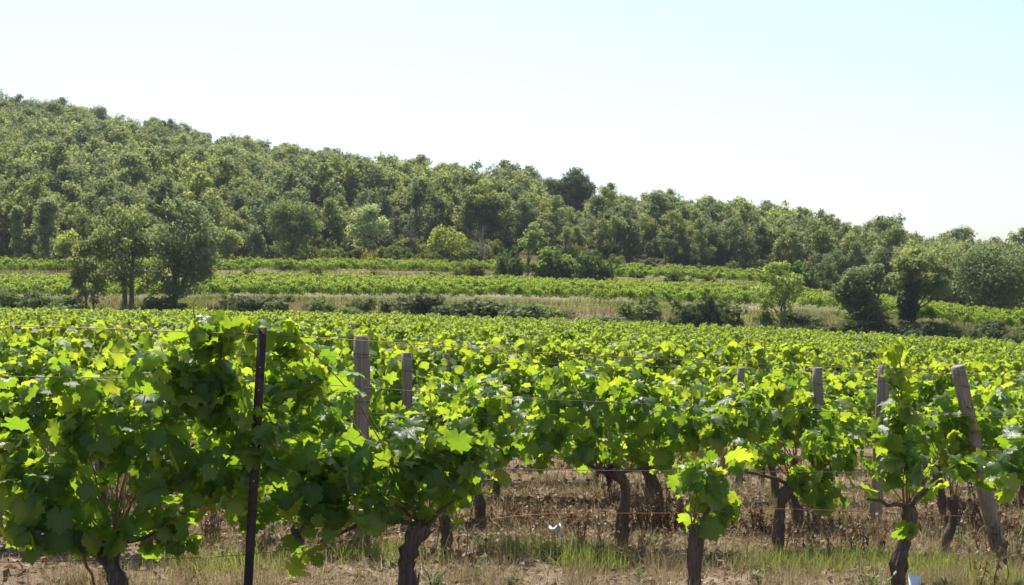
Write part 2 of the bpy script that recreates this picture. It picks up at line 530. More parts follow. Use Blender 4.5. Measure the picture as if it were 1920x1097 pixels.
def unit(v):
    return v / (np.linalg.norm(v, axis=-1, keepdims=True) + 1e-9)
def leaf_frames(out_dir, r, up=0.38, rnd=0.95, droop=0.9):
    """rotation matrices (n,3,3) with columns x, tip, normal"""
    n = len(out_dir)
    nrm = unit(out_dir * 0.75 + np.array([0, 0, up]) + r.normal(0, 1, (n, 3)) * rnd * 0.6)
    tip = np.array([0, 0, -droop]) + out_dir * 0.45 + r.normal(0, 1, (n, 3)) * 0.5
    tip = unit(tip - nrm * (tip * nrm).sum(-1, keepdims=True))
    x = np.cross(tip, nrm)
    return np.stack([x, tip, nrm], -1)
def blob_points(blobs, r):
    """blobs: (centre(3), radii along row/depth/up (3), count) -> positions and outward directions (world axes)"""
    P, O = [], []
    for c, rad, n in blobs:
        d = unit(r.normal(0, 1, (n, 3)))
        k = r.random((n, 1)) ** 0.45
        loc = d * k
        w = np.stack([loc[:, 0] * rad[0] * RT[0] + loc[:, 1] * rad[1] * RN[0],
                      loc[:, 0] * rad[0] * RT[1] + loc[:, 1] * rad[1] * RN[1],
                      loc[:, 2] * rad[2]], -1)
        P.append(np.asarray(c) + w)
        o = np.stack([d[:, 0] * 0.5 * RT[0] + d[:, 1] * RN[0], d[:, 0] * 0.5 * RT[1] + d[:, 1] * RN[1], d[:, 2] * 0.6], -1)
        O.append(unit(o))
    return np.vstack(P), np.vstack(O)

def trunk_mesh(r, height, lean=(0, 0), rad=0.05, crook=0.055, name='trunk', path=None, slivers=0):
    n, sides = 15, 16
    t = np.linspace(0, 1, n)
    pts = np.zeros((n, 3))
    pts[:, 2] = -0.06 + t * (height + 0.06)
    ph = r.uniform(0, 6.28, 4)
    wob = np.stack([np.sin(t * 4.2 + ph[0]) + 0.5 * np.sin(t * 9 + ph[1]), np.sin(t * 3.6 + ph[2]) + 0.5 * np.sin(t * 8 + ph[3])], -1) * crook * 0.45
    wob -= wob[0]
    pts[:, :2] = wob + t[:, None] ** 1.3 * np.array(lean)
    if path is not None:
        L = np.concatenate([[0], np.cumsum(np.linalg.norm(np.diff(path, axis=0), axis=1))])
        pts = np.stack([np.interp(t * L[-1], L, path[:, k]) for k in range(3)], -1)
        pts[1:-1] = (pts[:-2] + pts[2:] + pts[1:-1]) / 3
        pts[:, :2] += wob * 0.15
    rr = rad * (1.12 - 0.35 * t + 0.45 * np.maximum(0, (t - 0.72) / 0.28)) * (1 + 0.09 * np.sin(t * 13 + ph[1]) + 0.09 * r.normal(0, 1, n))
    for q in r.uniform(0.15, 0.9, 3):
        rr = rr * (1 + 0.22 * np.exp(-((t - q) / 0.06) ** 2))
    V, Fc = tube(pts, rr, sides, True)
    ridge = 1 + 0.24 * r.uniform(-1, 1, sides)           # strips of bark that twist slowly round the stem
    tw = r.uniform(-2.5, 2.5)
    for i in range(n):
        for j in range(sides):
            k = (j + tw * t[i]) % sides
            w = ridge[int(k) % sides] * (1 - k % 1) + ridge[(int(k) + 1) % sides] * (k % 1)
            V[i * sides + j] = pts[i] + (V[i * sides + j] - pts[i]) * (w + r.normal(0, 0.075))
    base_n = len(V)
    ev, ef = [], []
    for k in range(slivers):
        i = int(r.integers(1, n - 4)); j = int(r.integers(0, sides)); L = int(r.integers(2, 4))
        o = [V[(i + q) * sides + j] + (V[(i + q) * sides + j] - pts[i + q]) * (0.06 + 0.25 * (q == L) * r.random()) for q in range(L + 1)]
        sd = V[i * sides + (j + 1) % sides] - V[i * sides + j]
        b0 = base_n + len(ev)
        for q in range(L + 1):
            ev += [o[q], o[q] + sd * r.uniform(0.35, 0.7)]
        for q in range(L):
            ef.append((b0 + 2 * q, b0 + 2 * q + 1, b0 + 2 * q + 3, b0 + 2 * q + 2))
    if ev:
        V = np.vstack([V, ev]); Fc = Fc + [np.array(ef)]
    return mesh_np(name, V, Fc, M_VBARK, False), pts[-1]
def cane_mesh(p0, p1, r, rad=0.005, sag=0.0, mat=None, arch=0.0, name='cane', n=7):
    t = np.linspace(0, 1, n)[:, None]
    p0, p1 = np.asarray(p0, float), np.asarray(p1, float)
    L = np.linalg.norm(p1 - p0)
    pts = p0 * (1 - t) + p1 * t
    pts += np.sin(np.pi * t) * np.array([[0, 0, arch * L]]) + r.normal(0, 0.018 * L, (n, 3)) * np.sin(np.pi * t)
    V, Fc = tube(pts, np.linspace(rad, rad * 0.55, n), 5, True)
    return mesh_np(name, V, Fc, mat or M_CANE, True)

def grape_bunch(r, n=60, h=0.13, w=0.036):
    g = Geo()
    import bmesh
    bm = bmesh.new(); bmesh.ops.create_icosphere(bm, subdivisions=1, radius=1.0)
    sv = np.array([v.co[:] for v in bm.verts]); sf = np.array([[v.index for v in f.verts] for f in bm.faces]); bm.free()
    g.add(*tube([(0, 0, 0.03), (0, 0, -h * 0.35), (0, 0, -h)], [0.003, 0.02, 0.006], 6))
    for i in range(n):
        t = r.random()
        rad = w * (1 - 0.7 * t) * r.random() ** 0.3
        a = r.random() * 6.283
        g.add(sv * r.uniform(0.008, 0.0105) + np.array([math.cos(a) * rad, math.sin(a) * rad, -h * t]), sf)
    return g.mesh('grape_bunch', M_GRAPE, True)

def build_vine(name_label, row, px_trunk, head_py, blobs_px, seed, group, rad=0.031, lean_px=0, young_top=None, grapes=0,
               yellow=0, red=0, n_canes=7, size=(0.048, 0.098), arms=(), extra=None, filler=0.4, path=None):
    """a vine near the camera: gnarled trunk, arms, canes and every leaf an object of its own"""
    r = np.random.default_rng(seed)
    x, y = row_point(row, px_trunk)
    base = np.array([x, y, gz(x, y)])
    t = thing('grape_vine', name_label, 'vine', tuple(base), group)
    head = row_px(row, px_trunk + lean_px, head_py)
    hgt = max(0.15, head[2] - base[2])
    pw = None if path is None else np.vstack([[0, 0, -0.06], np.array([row_px(row, a, b) for a, b in path]) - base])
    tm, top = trunk_mesh(r, hgt, (head[0] - base[0], head[1] - base[1]), rad, path=pw, slivers=26 if row == 1 else 12)
    obj('trunk', tm, t)
    blobs = []
    for b in blobs_px:
        bx, by, rx, ry, n = b[:5]
        off = b[5] if len(b) > 5 else r.uniform(-0.05, 0.08)
        dep = b[6] if len(b) > 6 else 0.17
        c = row_px(row, bx, by, off)
        s = c[1] / F
        blobs.append((c, (rx * s, dep, ry * s), n))
    P, O = blob_points(blobs, r)
    P = P - base
    keep = P[:, 2] > 0.10
    P, O = P[keep], O[keep]
    # arms and canes reach from the head into the foliage
    for ax, ay in arms:
        q = row_px(row, ax, ay) - base
        obj('arm', cane_mesh(top - np.array([0, 0, 0.02]), q, r, 0.014, mat=M_VBARK, arch=0.06, name='arm'), t)
    canes = []
    for i in range(max(n_canes, len(blobs))):
        c, rd, _ = blobs[i % len(blobs)]
        q = c - base + np.array([RN[0], RN[1], 0]) * 0.06 + np.array([r.uniform(-.5, .5) * rd[0], r.uniform(-.5, .5) * rd[1], r.uniform(0.2, 0.85) * rd[2]])
        canes.append((c - base, obj('cane', cane_mesh(top + r.normal(0, 0.015, 3) + np.array([0, 0.03, 0]), q, r, 0.0042, arch=r.uniform(0.02, 0.14), mat=M_CANE if r.random() < 0.4 else M_GCANE), t)))
    CP = np.array([c[0] for c in canes])
    M = leaf_frames(O, r)
    sz = size[0] + (size[1] - size[0]) * r.random(len(P)) ** 1.5
    sz = sz * r.choice([1, 1, 1, 0.7], len(P))
    zmax = np.quantile(P[:, 2], 0.86)
    order = r.permutation(len(P))
    g2 = Geo()
    for k, i in enumerate(order):
        if k >= 295:
            v, f = LEAF0[int(r.integers(0, 8))]
            g2.add((v * sz[i]) @ M[i].T + P[i], f, float(np.clip(r.normal(0.45, 0.25), 0, 1)))
            continue
        yng = False
        if young_top is not None:
            yng = P[i, 2] > young_top and r.random() < 0.85
        elif P[i, 2] > zmax:
            yng = r.random() < 0.35
        if k < yellow:
            me = YELLOW_MESH[k % 2]
        elif k < yellow + red:
            me = RED_MESH[k % 2]
        else:
            me = (YOUNG_MESH if yng else LEAF_MESH)[int(r.integers(0, 4 if yng else 8))]
        s = sz[i] * (0.8 if yng else 0.6 if k < yellow + red else 1.0)
        m4 = Matrix.Translation(Vector(P[i])) @ Matrix(M[i].tolist()).to_4x4() @ Matrix.Scale(s, 4)
        near = canes[int(np.argmin(((CP - P[i]) ** 2).sum(-1) + r.random(len(CP)) * 0.01))][1]
        obj('leaf', me, near, mat4=m4)
    if filler:                      # the leaves deep inside the canopy
        fb = [(c + np.array([RN[0], RN[1], 0]) * 0.07, tuple(np.array(rd) * np.array([0.95, 0.9, 0.92])), max(2, int(n * filler * 1.25))) for c, rd, n in blobs if n > 12]
        P2, O2 = blob_points(fb, r)
        P2 -= base
        M2 = leaf_frames(O2, r)
        for i in range(len(P2)):
            if P2[i, 2] > 0.25:
                v, f = LEAF0[int(r.integers(0, 8))]
                g2.add((v * r.uniform(*size)) @ M2[i].T + P2[i], f, float(np.clip(r.normal(0.4, 0.2), 0, 1)))
    if g2.n:
        fo = obj('inner_foliage', g2.mesh('inner_foliage', M_MASS, True), t)
        fo['kind'] = 'stuff'
    for i in range(grapes):
        c, rd, _ = blobs[int(r.integers(0, len(blobs)))]
        q = c - base + np.array([r.uniform(-.4, .4) * rd[0], -rd[1] * 0.7, -rd[2] * 0.6])
        obj('grape_bunch', grape_bunch(r), t, loc=tuple(q))
    if extra:
        extra(t, base, top, r)
    return t

# ------------------------------------------------------------------ row 1, the wired row in front
G1 = 'vines in the front row'
def v0_extra(t, base, top, r):
    q = row_px(1, 150, 1020) - base; q2 = row_px(1, 180, 1105) - base
    obj('cane', cane_mesh(q, q2, r, 0.009, mat=M_CANE), t)
    q = row_px(1, 260, 1025) - base; q2 = row_px(1, 330, 970) - base
    obj('cane', cane_mesh(q, q2, r, 0.008, mat=M_CANE), t)
    q = row_px(1, 366, 640) - base; q2 = row_px(1, 362, 562) - base       # a tendril tip above the leaves
    obj('cane', cane_mesh(q, q2, r, 0.004, mat=M_GCANE), t)
    for px, py in ((362, 572), (374, 580), (352, 588), (366, 600)):
        m4 = Matrix.Translation(Vector(row_px(1, px, py) - base)) @ Matrix.Rotation(r.uniform(0, 6), 4, 'Z') @ Matrix.Rotation(R(70), 4, 'X') @ Matrix.Scale(0.025, 4)
        obj('leaf', YOUNG_MESH[int(r.integers(0, 4))], t, mat4=m4)
build_vine('broad dark leafy vine left of the dark metal post, thick trunk at its foot', 1, 222, 1020,
           [(40, 870, 100, 80, 34), (100, 950, 130, 90, 56), (205, 800, 110, 90, 46), (300, 880, 120, 120, 62), (400, 880, 60, 90, 22), (380, 720, 80, 95, 40, 0, 0.11),
            (330, 1000, 60, 50, 16), (80, 1015, 75, 45, 16), (170, 1000, 50, 40, 10), (150, 720, 90, 45, 16), (415, 622, 85, 36, 30, 0, 0.07), (300, 690, 60, 60, 18), (225, 1010, 30, 20, 4, -0.08, 0.05)],
           11, G1, rad=0.043, size=(0.048, 0.100), filler=0.45, young_top=1.08, arms=((120, 1010), (330, 1000)), n_canes=10, extra=v0_extra)
def v1_extra(t, base, top, r):
    q = row_px(1, 770, 980) - base; q1 = row_px(1, 690, 975) - base; q2 = row_px(1, 600, 1015) - base
    obj('arm', cane_mesh(q, q1, r, 0.013, mat=M_VBARK, name='arm'), t)
    obj('arm', cane_mesh(q1, q2, r, 0.011, mat=M_VBARK, name='arm'), t)
build_vine('bushy vine just right of the dark metal post, its trailing shoot nearly touching the ground', 1, 770, 985,
           [(488, 835, 26, 48, 9, -0.20, 0.03), (455, 800, 60, 100, 34), (550, 710, 62, 105, 38, 0, 0.10), (520, 622, 70, 30, 16, 0, 0.06), (560, 900, 85, 95, 44), (565, 1025, 34, 45, 9), (470, 930, 55, 65, 20), (610, 960, 60, 45, 14),
            (650, 740, 24, 60, 9), (650, 880, 90, 85, 46), (780, 870, 105, 85, 56), (860, 830, 70, 55, 26), (850, 940, 55, 50, 20), (720, 950, 90, 45, 22), (905, 880, 35, 55, 11)],
           12, G1, rad=0.038, path=((764, 1060), (774, 1022), (782, 1000), (800, 984)), size=(0.048, 0.098), filler=0.45, lean_px=22, young_top=1.06, arms=((850, 940),), n_canes=10, extra=v1_extra)
build_vine('small vine with one drooping clump of leaves over a sawn-off stump', 1, 1300, 992,
           [(1338, 915, 64, 72, 40), (1330, 995, 34, 32, 7), (1385, 850, 32, 26, 6), (1300, 880, 30, 30, 6)],
           13, G1, rad=0.031, path=((1300, 1050), (1306, 1010), (1303, 985)), lean_px=4, n_canes=4, red=1, arms=((1350, 930),))
def v3_extra(t, base, top, r):
    q = row_px(1, 1625, 935) - base
    obj('arm', cane_mesh(top, q, r, 0.014, mat=M_VBARK, name='arm'), t)
    q = row_px(1, 1682, 650) - base
    obj('cane', cane_mesh(top, q, r, 0.007, mat=M_CANE, n=12), t)
build_vine('tall narrow vine climbing in a single green column near the leaning post', 1, 1688, 965,
           [(1678, 652, 12, 20, 6, 0, 0.05), (1684, 700, 24, 42, 19, 0, 0.08), (1692, 765, 32, 45, 25, 0, 0.1), (1688, 825, 40, 50, 26, 0, 0.12), (1696, 880, 50, 40, 24, 0, 0.15), (1735, 915, 36, 34, 8), (1692, 990, 20, 22, 3, -0.06, 0.04),
            (1790, 868, 48, 20, 11), (1650, 900, 26, 28, 5)],
           14, G1, filler=0, rad=0.031, path=((1682, 1060), (1690, 1020), (1706, 985), (1704, 950)), lean_px=6, young_top=1.06, n_canes=5, red=1, arms=((1790, 872), (1735, 915)), extra=v3_extra)
build_vine('vine cut by the right edge, its leaves reaching past the leaning post', 1, 2085, 960,
           [(1870, 880, 50, 42, 18), (1950, 850, 80, 80, 40), (2080, 830, 100, 100, 60)],
           15, G1, rad=0.04, n_canes=6, arms=((1890, 880),))

# ------------------------------------------------------------------ row 2
G2 = 'vines in the second row'
S2 = (0.046, 0.088)
build_vine('second-row vine at the far left edge, sunlit behind the front leaves', 2, -90, 960,
           [(-60, 800, 110, 80, 70), (60, 770, 90, 75, 55), (40, 850, 90, 60, 30), (-100, 700, 80, 40, 20)], 21, G2, size=S2)
build_vine('second-row vine behind the broad dark vine', 2, 235, 960,
           [(160, 770, 100, 70, 60), (270, 750, 90, 75, 50), (210, 850, 120, 60, 36), (330, 800, 60, 70, 25)], 22, G2, size=S2)
build_vine('second-row vine half hidden behind the dark metal post', 2, 545, 975,
           [(450, 800, 80, 60, 36), (570, 790, 90, 60, 46), (650, 820, 60, 50, 24), (530, 860, 90, 40, 20), (640, 740, 30, 40, 6)], 23, G2, size=S2)
build_vine('second-row vine to the right of the tall grey wooden post', 2, 850, 965,
           [(745, 810, 60, 50, 28), (820, 790, 70, 55, 38), (910, 770, 65, 65, 42), (955, 835, 40, 42, 16), (860, 855, 90, 38, 26), (940, 880, 40, 30, 8), (800, 740, 25, 40, 6)], 24, G2, size=S2, yellow=2, grapes=1)
build_vine('second-row vine on a crooked bare trunk bent like an elbow', 2, 1165, 890,
           [(1075, 760, 80, 80, 58), (1190, 770, 80, 85, 58), (1010, 820, 50, 50, 22), (1060, 700, 50, 34, 16), (1270, 800, 55, 60, 32), (1130, 845, 100, 36, 34), (1250, 860, 45, 34, 12), (1030, 865, 45, 24, 10)],
           25, G2, size=S2, rad=0.032, path=((1168, 975), (1178, 925), (1172, 897), (1145, 886)), grapes=1, arms=((1060, 860), (1240, 880)))
build_vine('second-row vine with dark trunk, leaning right under a heavy skirt of leaves', 2, 1462, 915,
           [(1400, 780, 75, 65, 45), (1480, 730, 34, 60, 22), (1560, 840, 70, 70, 54), (1565, 925, 48, 46, 26), (1330, 800, 45, 50, 24), (1450, 850, 60, 40, 20), (1510, 900, 45, 40, 16), (1620, 880, 40, 50, 14)],
           26, G2, size=S2, path=((1463, 970), (1466, 940), (1486, 905)), red=2, arms=((1400, 885), (1560, 900)))
build_vine('second-row vine right of the green column, behind the leaning post', 2, 1775, 930,
           [(1800, 790, 70, 60, 42), (1870, 810, 60, 70, 40), (1745, 800, 40, 50, 18), (1690, 800, 40, 50, 14), (1820, 850, 80, 24, 14)], 27, G2, size=S2)
build_vine('second-row vine at the far right edge', 2, 2060, 930,
           [(1960, 800, 70, 70, 46), (2060, 800, 80, 80, 50), (2150, 820, 70, 60, 30)], 28, G2, size=S2)

# ------------------------------------------------------------------ rows behind: foliage variants
def vine_foliage(seed, n=520, half=0.72, leaf=LEAF1, ls=(0.048, 0.084)):
    r = np.random.default_rng(seed)
    blobs = []
    for i in range(6):
        cx = (i - 2.5) / 2.5 * half * 0.85 + r.uniform(-.08, .08)
        h = r.uniform(0.72, 0.88)
        blobs.append((np.array([cx, r.uniform(-.1, .1), h]), (0.30, r.uniform(0.22, 0.34), r.uniform(0.20, 0.32)), n // 7))
    for i in range(3):
        blobs.append((np.array([r.uniform(-half, half), r.uniform(-.1, .1), r.uniform(1.0, 1.12)]), (0.16, 0.14, 0.14), n // 20))
    P, O = [], []
    for c, rad, m in blobs:
        d = unit(r.normal(0, 1, (m, 3)))
        P.append(c + d * (r.random((m, 1)) ** 0.4) * np.array(rad))
        O.append(unit(d * np.array([0.5, 1, 0.7])))
    P, O = np.vstack(P), np.vstack(O)
    M = leaf_frames(O, r)
    g = Geo()
    for i in range(len(P)):
        v, f = leaf[int(r.integers(0, len(leaf)))]
        s = r.uniform(*ls)
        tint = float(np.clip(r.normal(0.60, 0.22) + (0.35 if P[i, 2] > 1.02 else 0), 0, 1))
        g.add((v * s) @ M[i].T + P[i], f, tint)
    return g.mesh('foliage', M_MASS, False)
FOL = [vine_foliage(300 + i) for i in range(6)]
FOLF = [vine_foliage(330 + i, 760, ls=(0.038, 0.064)) for i in range(5)]
def small_trunk(seed):
    r = np.random.default_rng(seed)
    me, top = trunk_mesh(r, 0.5, (r.uniform(-.06, .06), r.uniform(-.03, .03)), 0.030)
    return me
TRK = [small_trunk(400 + i) for i in range(5)]
ORD = ['first', 'second', 'third', 'fourth', 'fifth', 'sixth', 'seventh', 'eighth', 'ninth', 'tenth', 'eleventh', 'twelfth', 'thirteenth',
       'fourteenth', 'fifteenth', 'sixteenth', 'seventeenth', 'eighteenth', 'nineteenth', 'twentieth', 'twenty-first', 'twenty-second',
       'twenty-third', 'twenty-fourth', 'twenty-fifth', 'twenty-sixth', 'twenty-seventh', 'twenty-eighth', 'twenty-ninth', 'thirtieth']
STEP = 1.28
far_pts, far_rot, far_scl = [], [], []
first_fol = []
n_ind = 0
r = np.random.default_rng(55)
row = 3
while True:
    yc = ROW_C + ROW_DY * (row - 1)
    if yc > 96:
        break
    xl = -0.46 * yc - 2; xr = 0.5 * yc + 3
    k0 = int(math.floor(xl / (STEP * RT[0]))); k1 = int(math.ceil(xr / (STEP * RT[0])))
    ph = r.uniform(0, STEP)
    j = 0
    for k in range(k0, k1 + 1):
        X = (k * STEP + ph) * RT[0] + r.uniform(-.08, .08)
        Y = yc + X * ROW_M + r.uniform(-.08, .08)
        if Y > 74.5 or Y < 4:
            continue
        u = X / Y
        inside = abs(u) < 0.36 + 0.75 / Y
        if not inside and abs(u) > 0.44:
            continue
        if r.random() < 0.03 and row > 3:
            continue
        z = gz(X, Y)
        sc = r.uniform(0.9, 1.1)
        if inside and n_ind < 286:
            j += 1
            lab = f'leafy green vine in the {ORD[row-1]} row behind the front wires'
            t = thing('grape_vine', lab, 'vine', (X, Y, z), f'vines in the {ORD[row-1]} row', ROW_ANG + (math.pi if r.random() < 0.5 else 0) + r.uniform(-.08, .08))
            t.scale = (sc, sc, sc * r.uniform(0.92, 1.06))
            if row == 3:
                rr = np.random.default_rng(900 + j)
                obj('trunk', TRK[j % 5], t)
                c0 = [(np.array([r.uniform(-.55, .55), r.uniform(-.1, .1), r.uniform(0.68, 0.9)]), (0.34, 0.26, 0.27), 40) for _ in range(6)]
                c0.append((np.array([r.uniform(-.5, .5), 0, 1.02]), (0.18, 0.15, 0.15), 14))
                for c, rad, m in c0:
                    cn = obj('cane', cane_mesh((0, 0, 0.48), c, rr, 0.0055, arch=0.08), t)
                    d = unit(rr.normal(0, 1, (m, 3)))
                    P = c + d * (rr.random((m, 1)) ** 0.4) * np.array(rad)
                    Mx = leaf_frames(unit(d * np.array([0.5, 1, 0.7])), rr)
                    for i in range(m):
                        m4 = Matrix.Translation(Vector(P[i])) @ Matrix(Mx[i].tolist()).to_4x4() @ Matrix.Scale(rr.uniform(0.046, 0.088), 4)
                        me = YOUNG_MESH[i % 4] if P[i, 2] > 1.0 and rr.random() < 0.5 else LEAF_MESH[i % 8]
                        obj('leaf', me, cn, mat4=m4)
            else:
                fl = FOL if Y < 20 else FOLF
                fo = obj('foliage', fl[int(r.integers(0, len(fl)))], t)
                fo['kind'] = 'stuff'
                if fl is FOLF and fo.data not in [f.data for f in first_fol]:
                    first_fol.append(fo)
                obj('trunk', TRK[int(r.integers(0, 5))], t)
            n_ind += 1
        else:
            far_pts.append((X, Y, z)); far_rot.append(ROW_ANG + (math.pi if r.random() < 0.5 else 0) + r.uniform(-.1, .1)); far_scl.append(sc)
    row += 1

# ------------------------------------------------------------------ scatter for what nobody could count
def scatter(name, pts, rot, scl, protos, label, cat, seed=1):
    n = len(pts)
    me = bpy.data.meshes.new(name)
    me.vertices.add(n)
    me.vertices.foreach_set('co', np.asarray(pts, dtype=np.float32).ravel())
    rg = np.random.default_rng(seed)
    for an, ty, va in (('rot', 'FLOAT', np.asarray(rot, dtype=np.float32)), ('scl', 'FLOAT', np.asarray(scl, dtype=np.float32)),
                       ('pick', 'INT', rg.integers(0, len(protos), n).astype(np.int32))):
        me.attributes.new(an, ty, 'POINT').data.foreach_set('value', va)
    o = obj(name, me)
    ng = bpy.data.node_groups.new(name, 'GeometryNodeTree')
    ng.interface.new_socket('Geometry', in_out='INPUT', socket_type='NodeSocketGeometry')
    ng.interface.new_socket('Geometry', in_out='OUTPUT', socket_type='NodeSocketGeometry')
    gi = ng.nodes.new('NodeGroupInput'); go = ng.nodes.new('NodeGroupOutput')
    iop = ng.nodes.new('GeometryNodeInstanceOnPoints')
    jn = ng.nodes.new('GeometryNodeJoinGeometry')
    for p in protos:
        oi = ng.nodes.new('GeometryNodeObjectInfo')
        oi.transform_space = 'ORIGINAL'
        oi.inputs['Object'].default_value = p
        oi.inputs['As Instance'].default_value = True
        ng.links.new(oi.outputs['Geometry'], jn.inputs[0])
    def attr(nm, ty):
        a = ng.nodes.new('GeometryNodeInputNamedAttribute')
        a.data_type = ty
        a.inputs['Name'].default_value = nm
        return a.outputs['Attribute']
    cx = ng.nodes.new('ShaderNodeCombineXYZ')
    ng.links.new(attr('rot', 'FLOAT'), cx.inputs[2])
    ng.links.new(gi.outputs[0], iop.inputs['Points'])
    ng.links.new(jn.outputs[0], iop.inputs['Instance'])
    iop.inputs['Pick Instance'].default_value = True
    ng.links.new(attr('pick', 'INT'), iop.inputs['Instance Index'])
    ng.links.new(cx.outputs[0], iop.inputs['Rotation'])
    ng.links.new(attr('scl', 'FLOAT'), iop.inputs['Scale'])
    ng.links.new(iop.outputs[0], go.inputs[0])
    md = o.modifiers.new('scatter', 'NODES')
    md.node_group = ng
    o['kind'] = 'stuff'
    tag(o, label, cat)
    return o
scatter('vineyard_rows', far_pts, far_rot, far_scl, first_fol, 'bright green vine rows filling the far part of the lower field', 'vines', 3)

# rows on the two terraces above the bank
tp, tr_, ts = [], [], []
r = np.random.default_rng(66)
def terrace(d0, d1, step, u0, u1, skew, gap=0.04, smin=0.9, smax=1.1):
    d = d0
    while d < d1:
        X = u0 * d
        while X < u1 * d:
            Y = d + skew * X + r.uniform(-.1, .1)
            if r.random() > gap:
                tp.append((X, Y, tz(X, Y))); tr_.append(r.uniform(-.1, .1) + (math.pi if r.random() < .5 else 0) + skew); ts.append(r.uniform(smin, smax))
            X += 1.15
        d += step
terrace(86.6, 110.5, 1.9, -0.44, 0.27, 0.0)
terrace(85.5, 104, 2.0, 0.27, 0.44, -0.04)
terrace(112.8, 121.5, 1.9, -0.44, 0.21, 0.0, 0.12, 0.75, 1.0)
scatter('terrace_vine_rows', tp, tr_, ts, first_fol, 'strips of green vine rows on the terraces above the scrubby bank', 'vines', 4)

# ------------------------------------------------------------------ trees
def leaf_cloud(g, centres, radii, per, size, r, up=0.45, squash=0.75, tint_c=None):
    """small leaf faces spread through clumps"""
    for k, (c, rad) in enumerate(zip(centres, radii)):
        n = int(per * (rad / np.mean(radii)) ** 2)
        d = unit(r.normal(0, 1, (n, 3)))
        rr = r.random((n, 1)) ** 0.5
        P = c + d * rr * rad * np.array([1, 1, squash])
        nrm = unit(d * 0.6 + np.array([0, 0, up]) + r.normal(0, 0.55, (n, 3)))
        tip = unit(np.cross(nrm, r.normal(0, 1, (n, 3))))
        sd = np.cross(tip, nrm)
        s = size * r.uniform(0.6, 1.35, (n, 1))
        V = np.stack([P - tip * s, P + sd * s * 0.55 + nrm * s * 0.12, P + tip * s, P - sd * s * 0.55 + nrm * s * 0.12], 1).reshape(-1, 3)
        Fq = np.arange(n * 4).reshape(-1, 4)
        tc = r.random() if tint_c is None else tint_c[k]
        tt = np.repeat(np.clip(0.55 * tc + 0.45 * r.random(n), 0, 1), 4)
        g.add(V, Fq, tt)

def tree_meshes(seed, H=7.0, W=5.0, trunk_h=0.3, n_cl=34, per=90, leaf=0.14, rad=0.12, cl_r=(0.55, 1.0), mat=None, stems=1, top_flat=0.0, sparse=0.0, bark=None, squash=0.75):
    """returns (trunk mesh, crown mesh) of one tree standing at the origin"""
    r = np.random.default_rng(seed)
    c0 = H * (trunk_h + (1 - trunk_h) / 2)
    ch = H * (1 - trunk_h) / 2
    cs, rs = [], []
    nl = max(6, n_cl // 5)
    limbs = unit(r.normal(0, 1, (nl, 3))) * r.uniform(0.45, 0.95, (nl, 1))
    limbs[:, 2] = np.clip(limbs[:, 2] + 0.08, -0.85, 0.95)
    for k in range(n_cl):
        v = limbs[k % nl] + r.normal(0, 0.29, 3)
        q = min(np.linalg.norm(v), 1.04)
        d = unit(v)
        cr = r.uniform(*cl_r)
        p = d * q * np.array([W / 2 - cr * 0.55, W / 2 - cr * 0.55, ch - cr * 0.4])
        if p[2] < 0:
            p[:2] *= 1 - 0.25 * abs(p[2]) / ch
        else:
            p[:2] *= 1 - (0.35 - top_flat) * (p[2] / ch) ** 2
        cs.append(np.array([0, 0, c0]) + p); rs.append(cr)
    g = Geo()
    leaf_cloud(g, cs, rs, per, leaf, r, squash=squash)
    crown = g.mesh('crown', mat or M_OAK, False)
    t = Geo()
    for s in range(stems):
        a = r.uniform(0, 6.28); sp = 0 if stems == 1 else r.uniform(0.15, 0.4)
        n = 8
        tt = np.linspace(0, 1, n)
        top = np.array([math.cos(a) * sp * 2 + r.uniform(-.3, .3), math.sin(a) * sp * 2 + r.uniform(-.3, .3), H * (trunk_h + (1 - trunk_h) * 0.72)])
        base = np.array([math.cos(a) * sp * 0.6, math.sin(a) * sp * 0.6, -0.25])
        pts = base + (top - base) * tt[:, None] + np.cumsum(r.normal(0, 0.06, (n, 3)), 0) * np.array([1, 1, 0])
        t.add(*tube(pts, np.linspace(rad, rad * 0.3, n) * np.where(tt == 0, 1.3, 1), 7))
        for k in r.permutation(n_cl)[: max(6, n_cl // (3 * stems))]:
            f = r.uniform(0.25, 0.75)
            i = int(f * (n - 1))
            p0 = pts[i]; p1 = cs[k]
            if p1[2] < p0[2] + 0.1:
                p1 = p1 + np.array([0, 0, 0.3])
            m = (p0 + p1) / 2 + np.array([0, 0, -0.08 * np.linalg.norm(p1 - p0)]) + r.normal(0, 0.08, 3)
            q0 = rad * (1 - 0.7 * f) * 0.55
            t.add(*tube([p0, (p0 + m) / 2 + r.normal(0, .03, 3), m, (m + p1) / 2, p1], [q0, q0 * .85, q0 * .65, q0 * .45, q0 * .2], 5))
    return t.mesh('trunk', bark or M_TBARK, True), crown

FT = []
for i in range(8):
    FT.append(tree_meshes(500 + i, H=8.2, W=[6.0, 4.8, 6.6, 4.4, 5.6, 5.2, 7.0, 4.8][i], trunk_h=[.12, .16, .08, .2, .12, .14, .06, .14][i],
                          n_cl=[40, 34, 46, 30, 38, 36, 48, 40][i], per=85, leaf=0.165, cl_r=(0.35, 1.05), squash=0.9, rad=0.13, stems=[1, 2, 1, 1, 2, 1, 1, 2][i], top_flat=0.1))
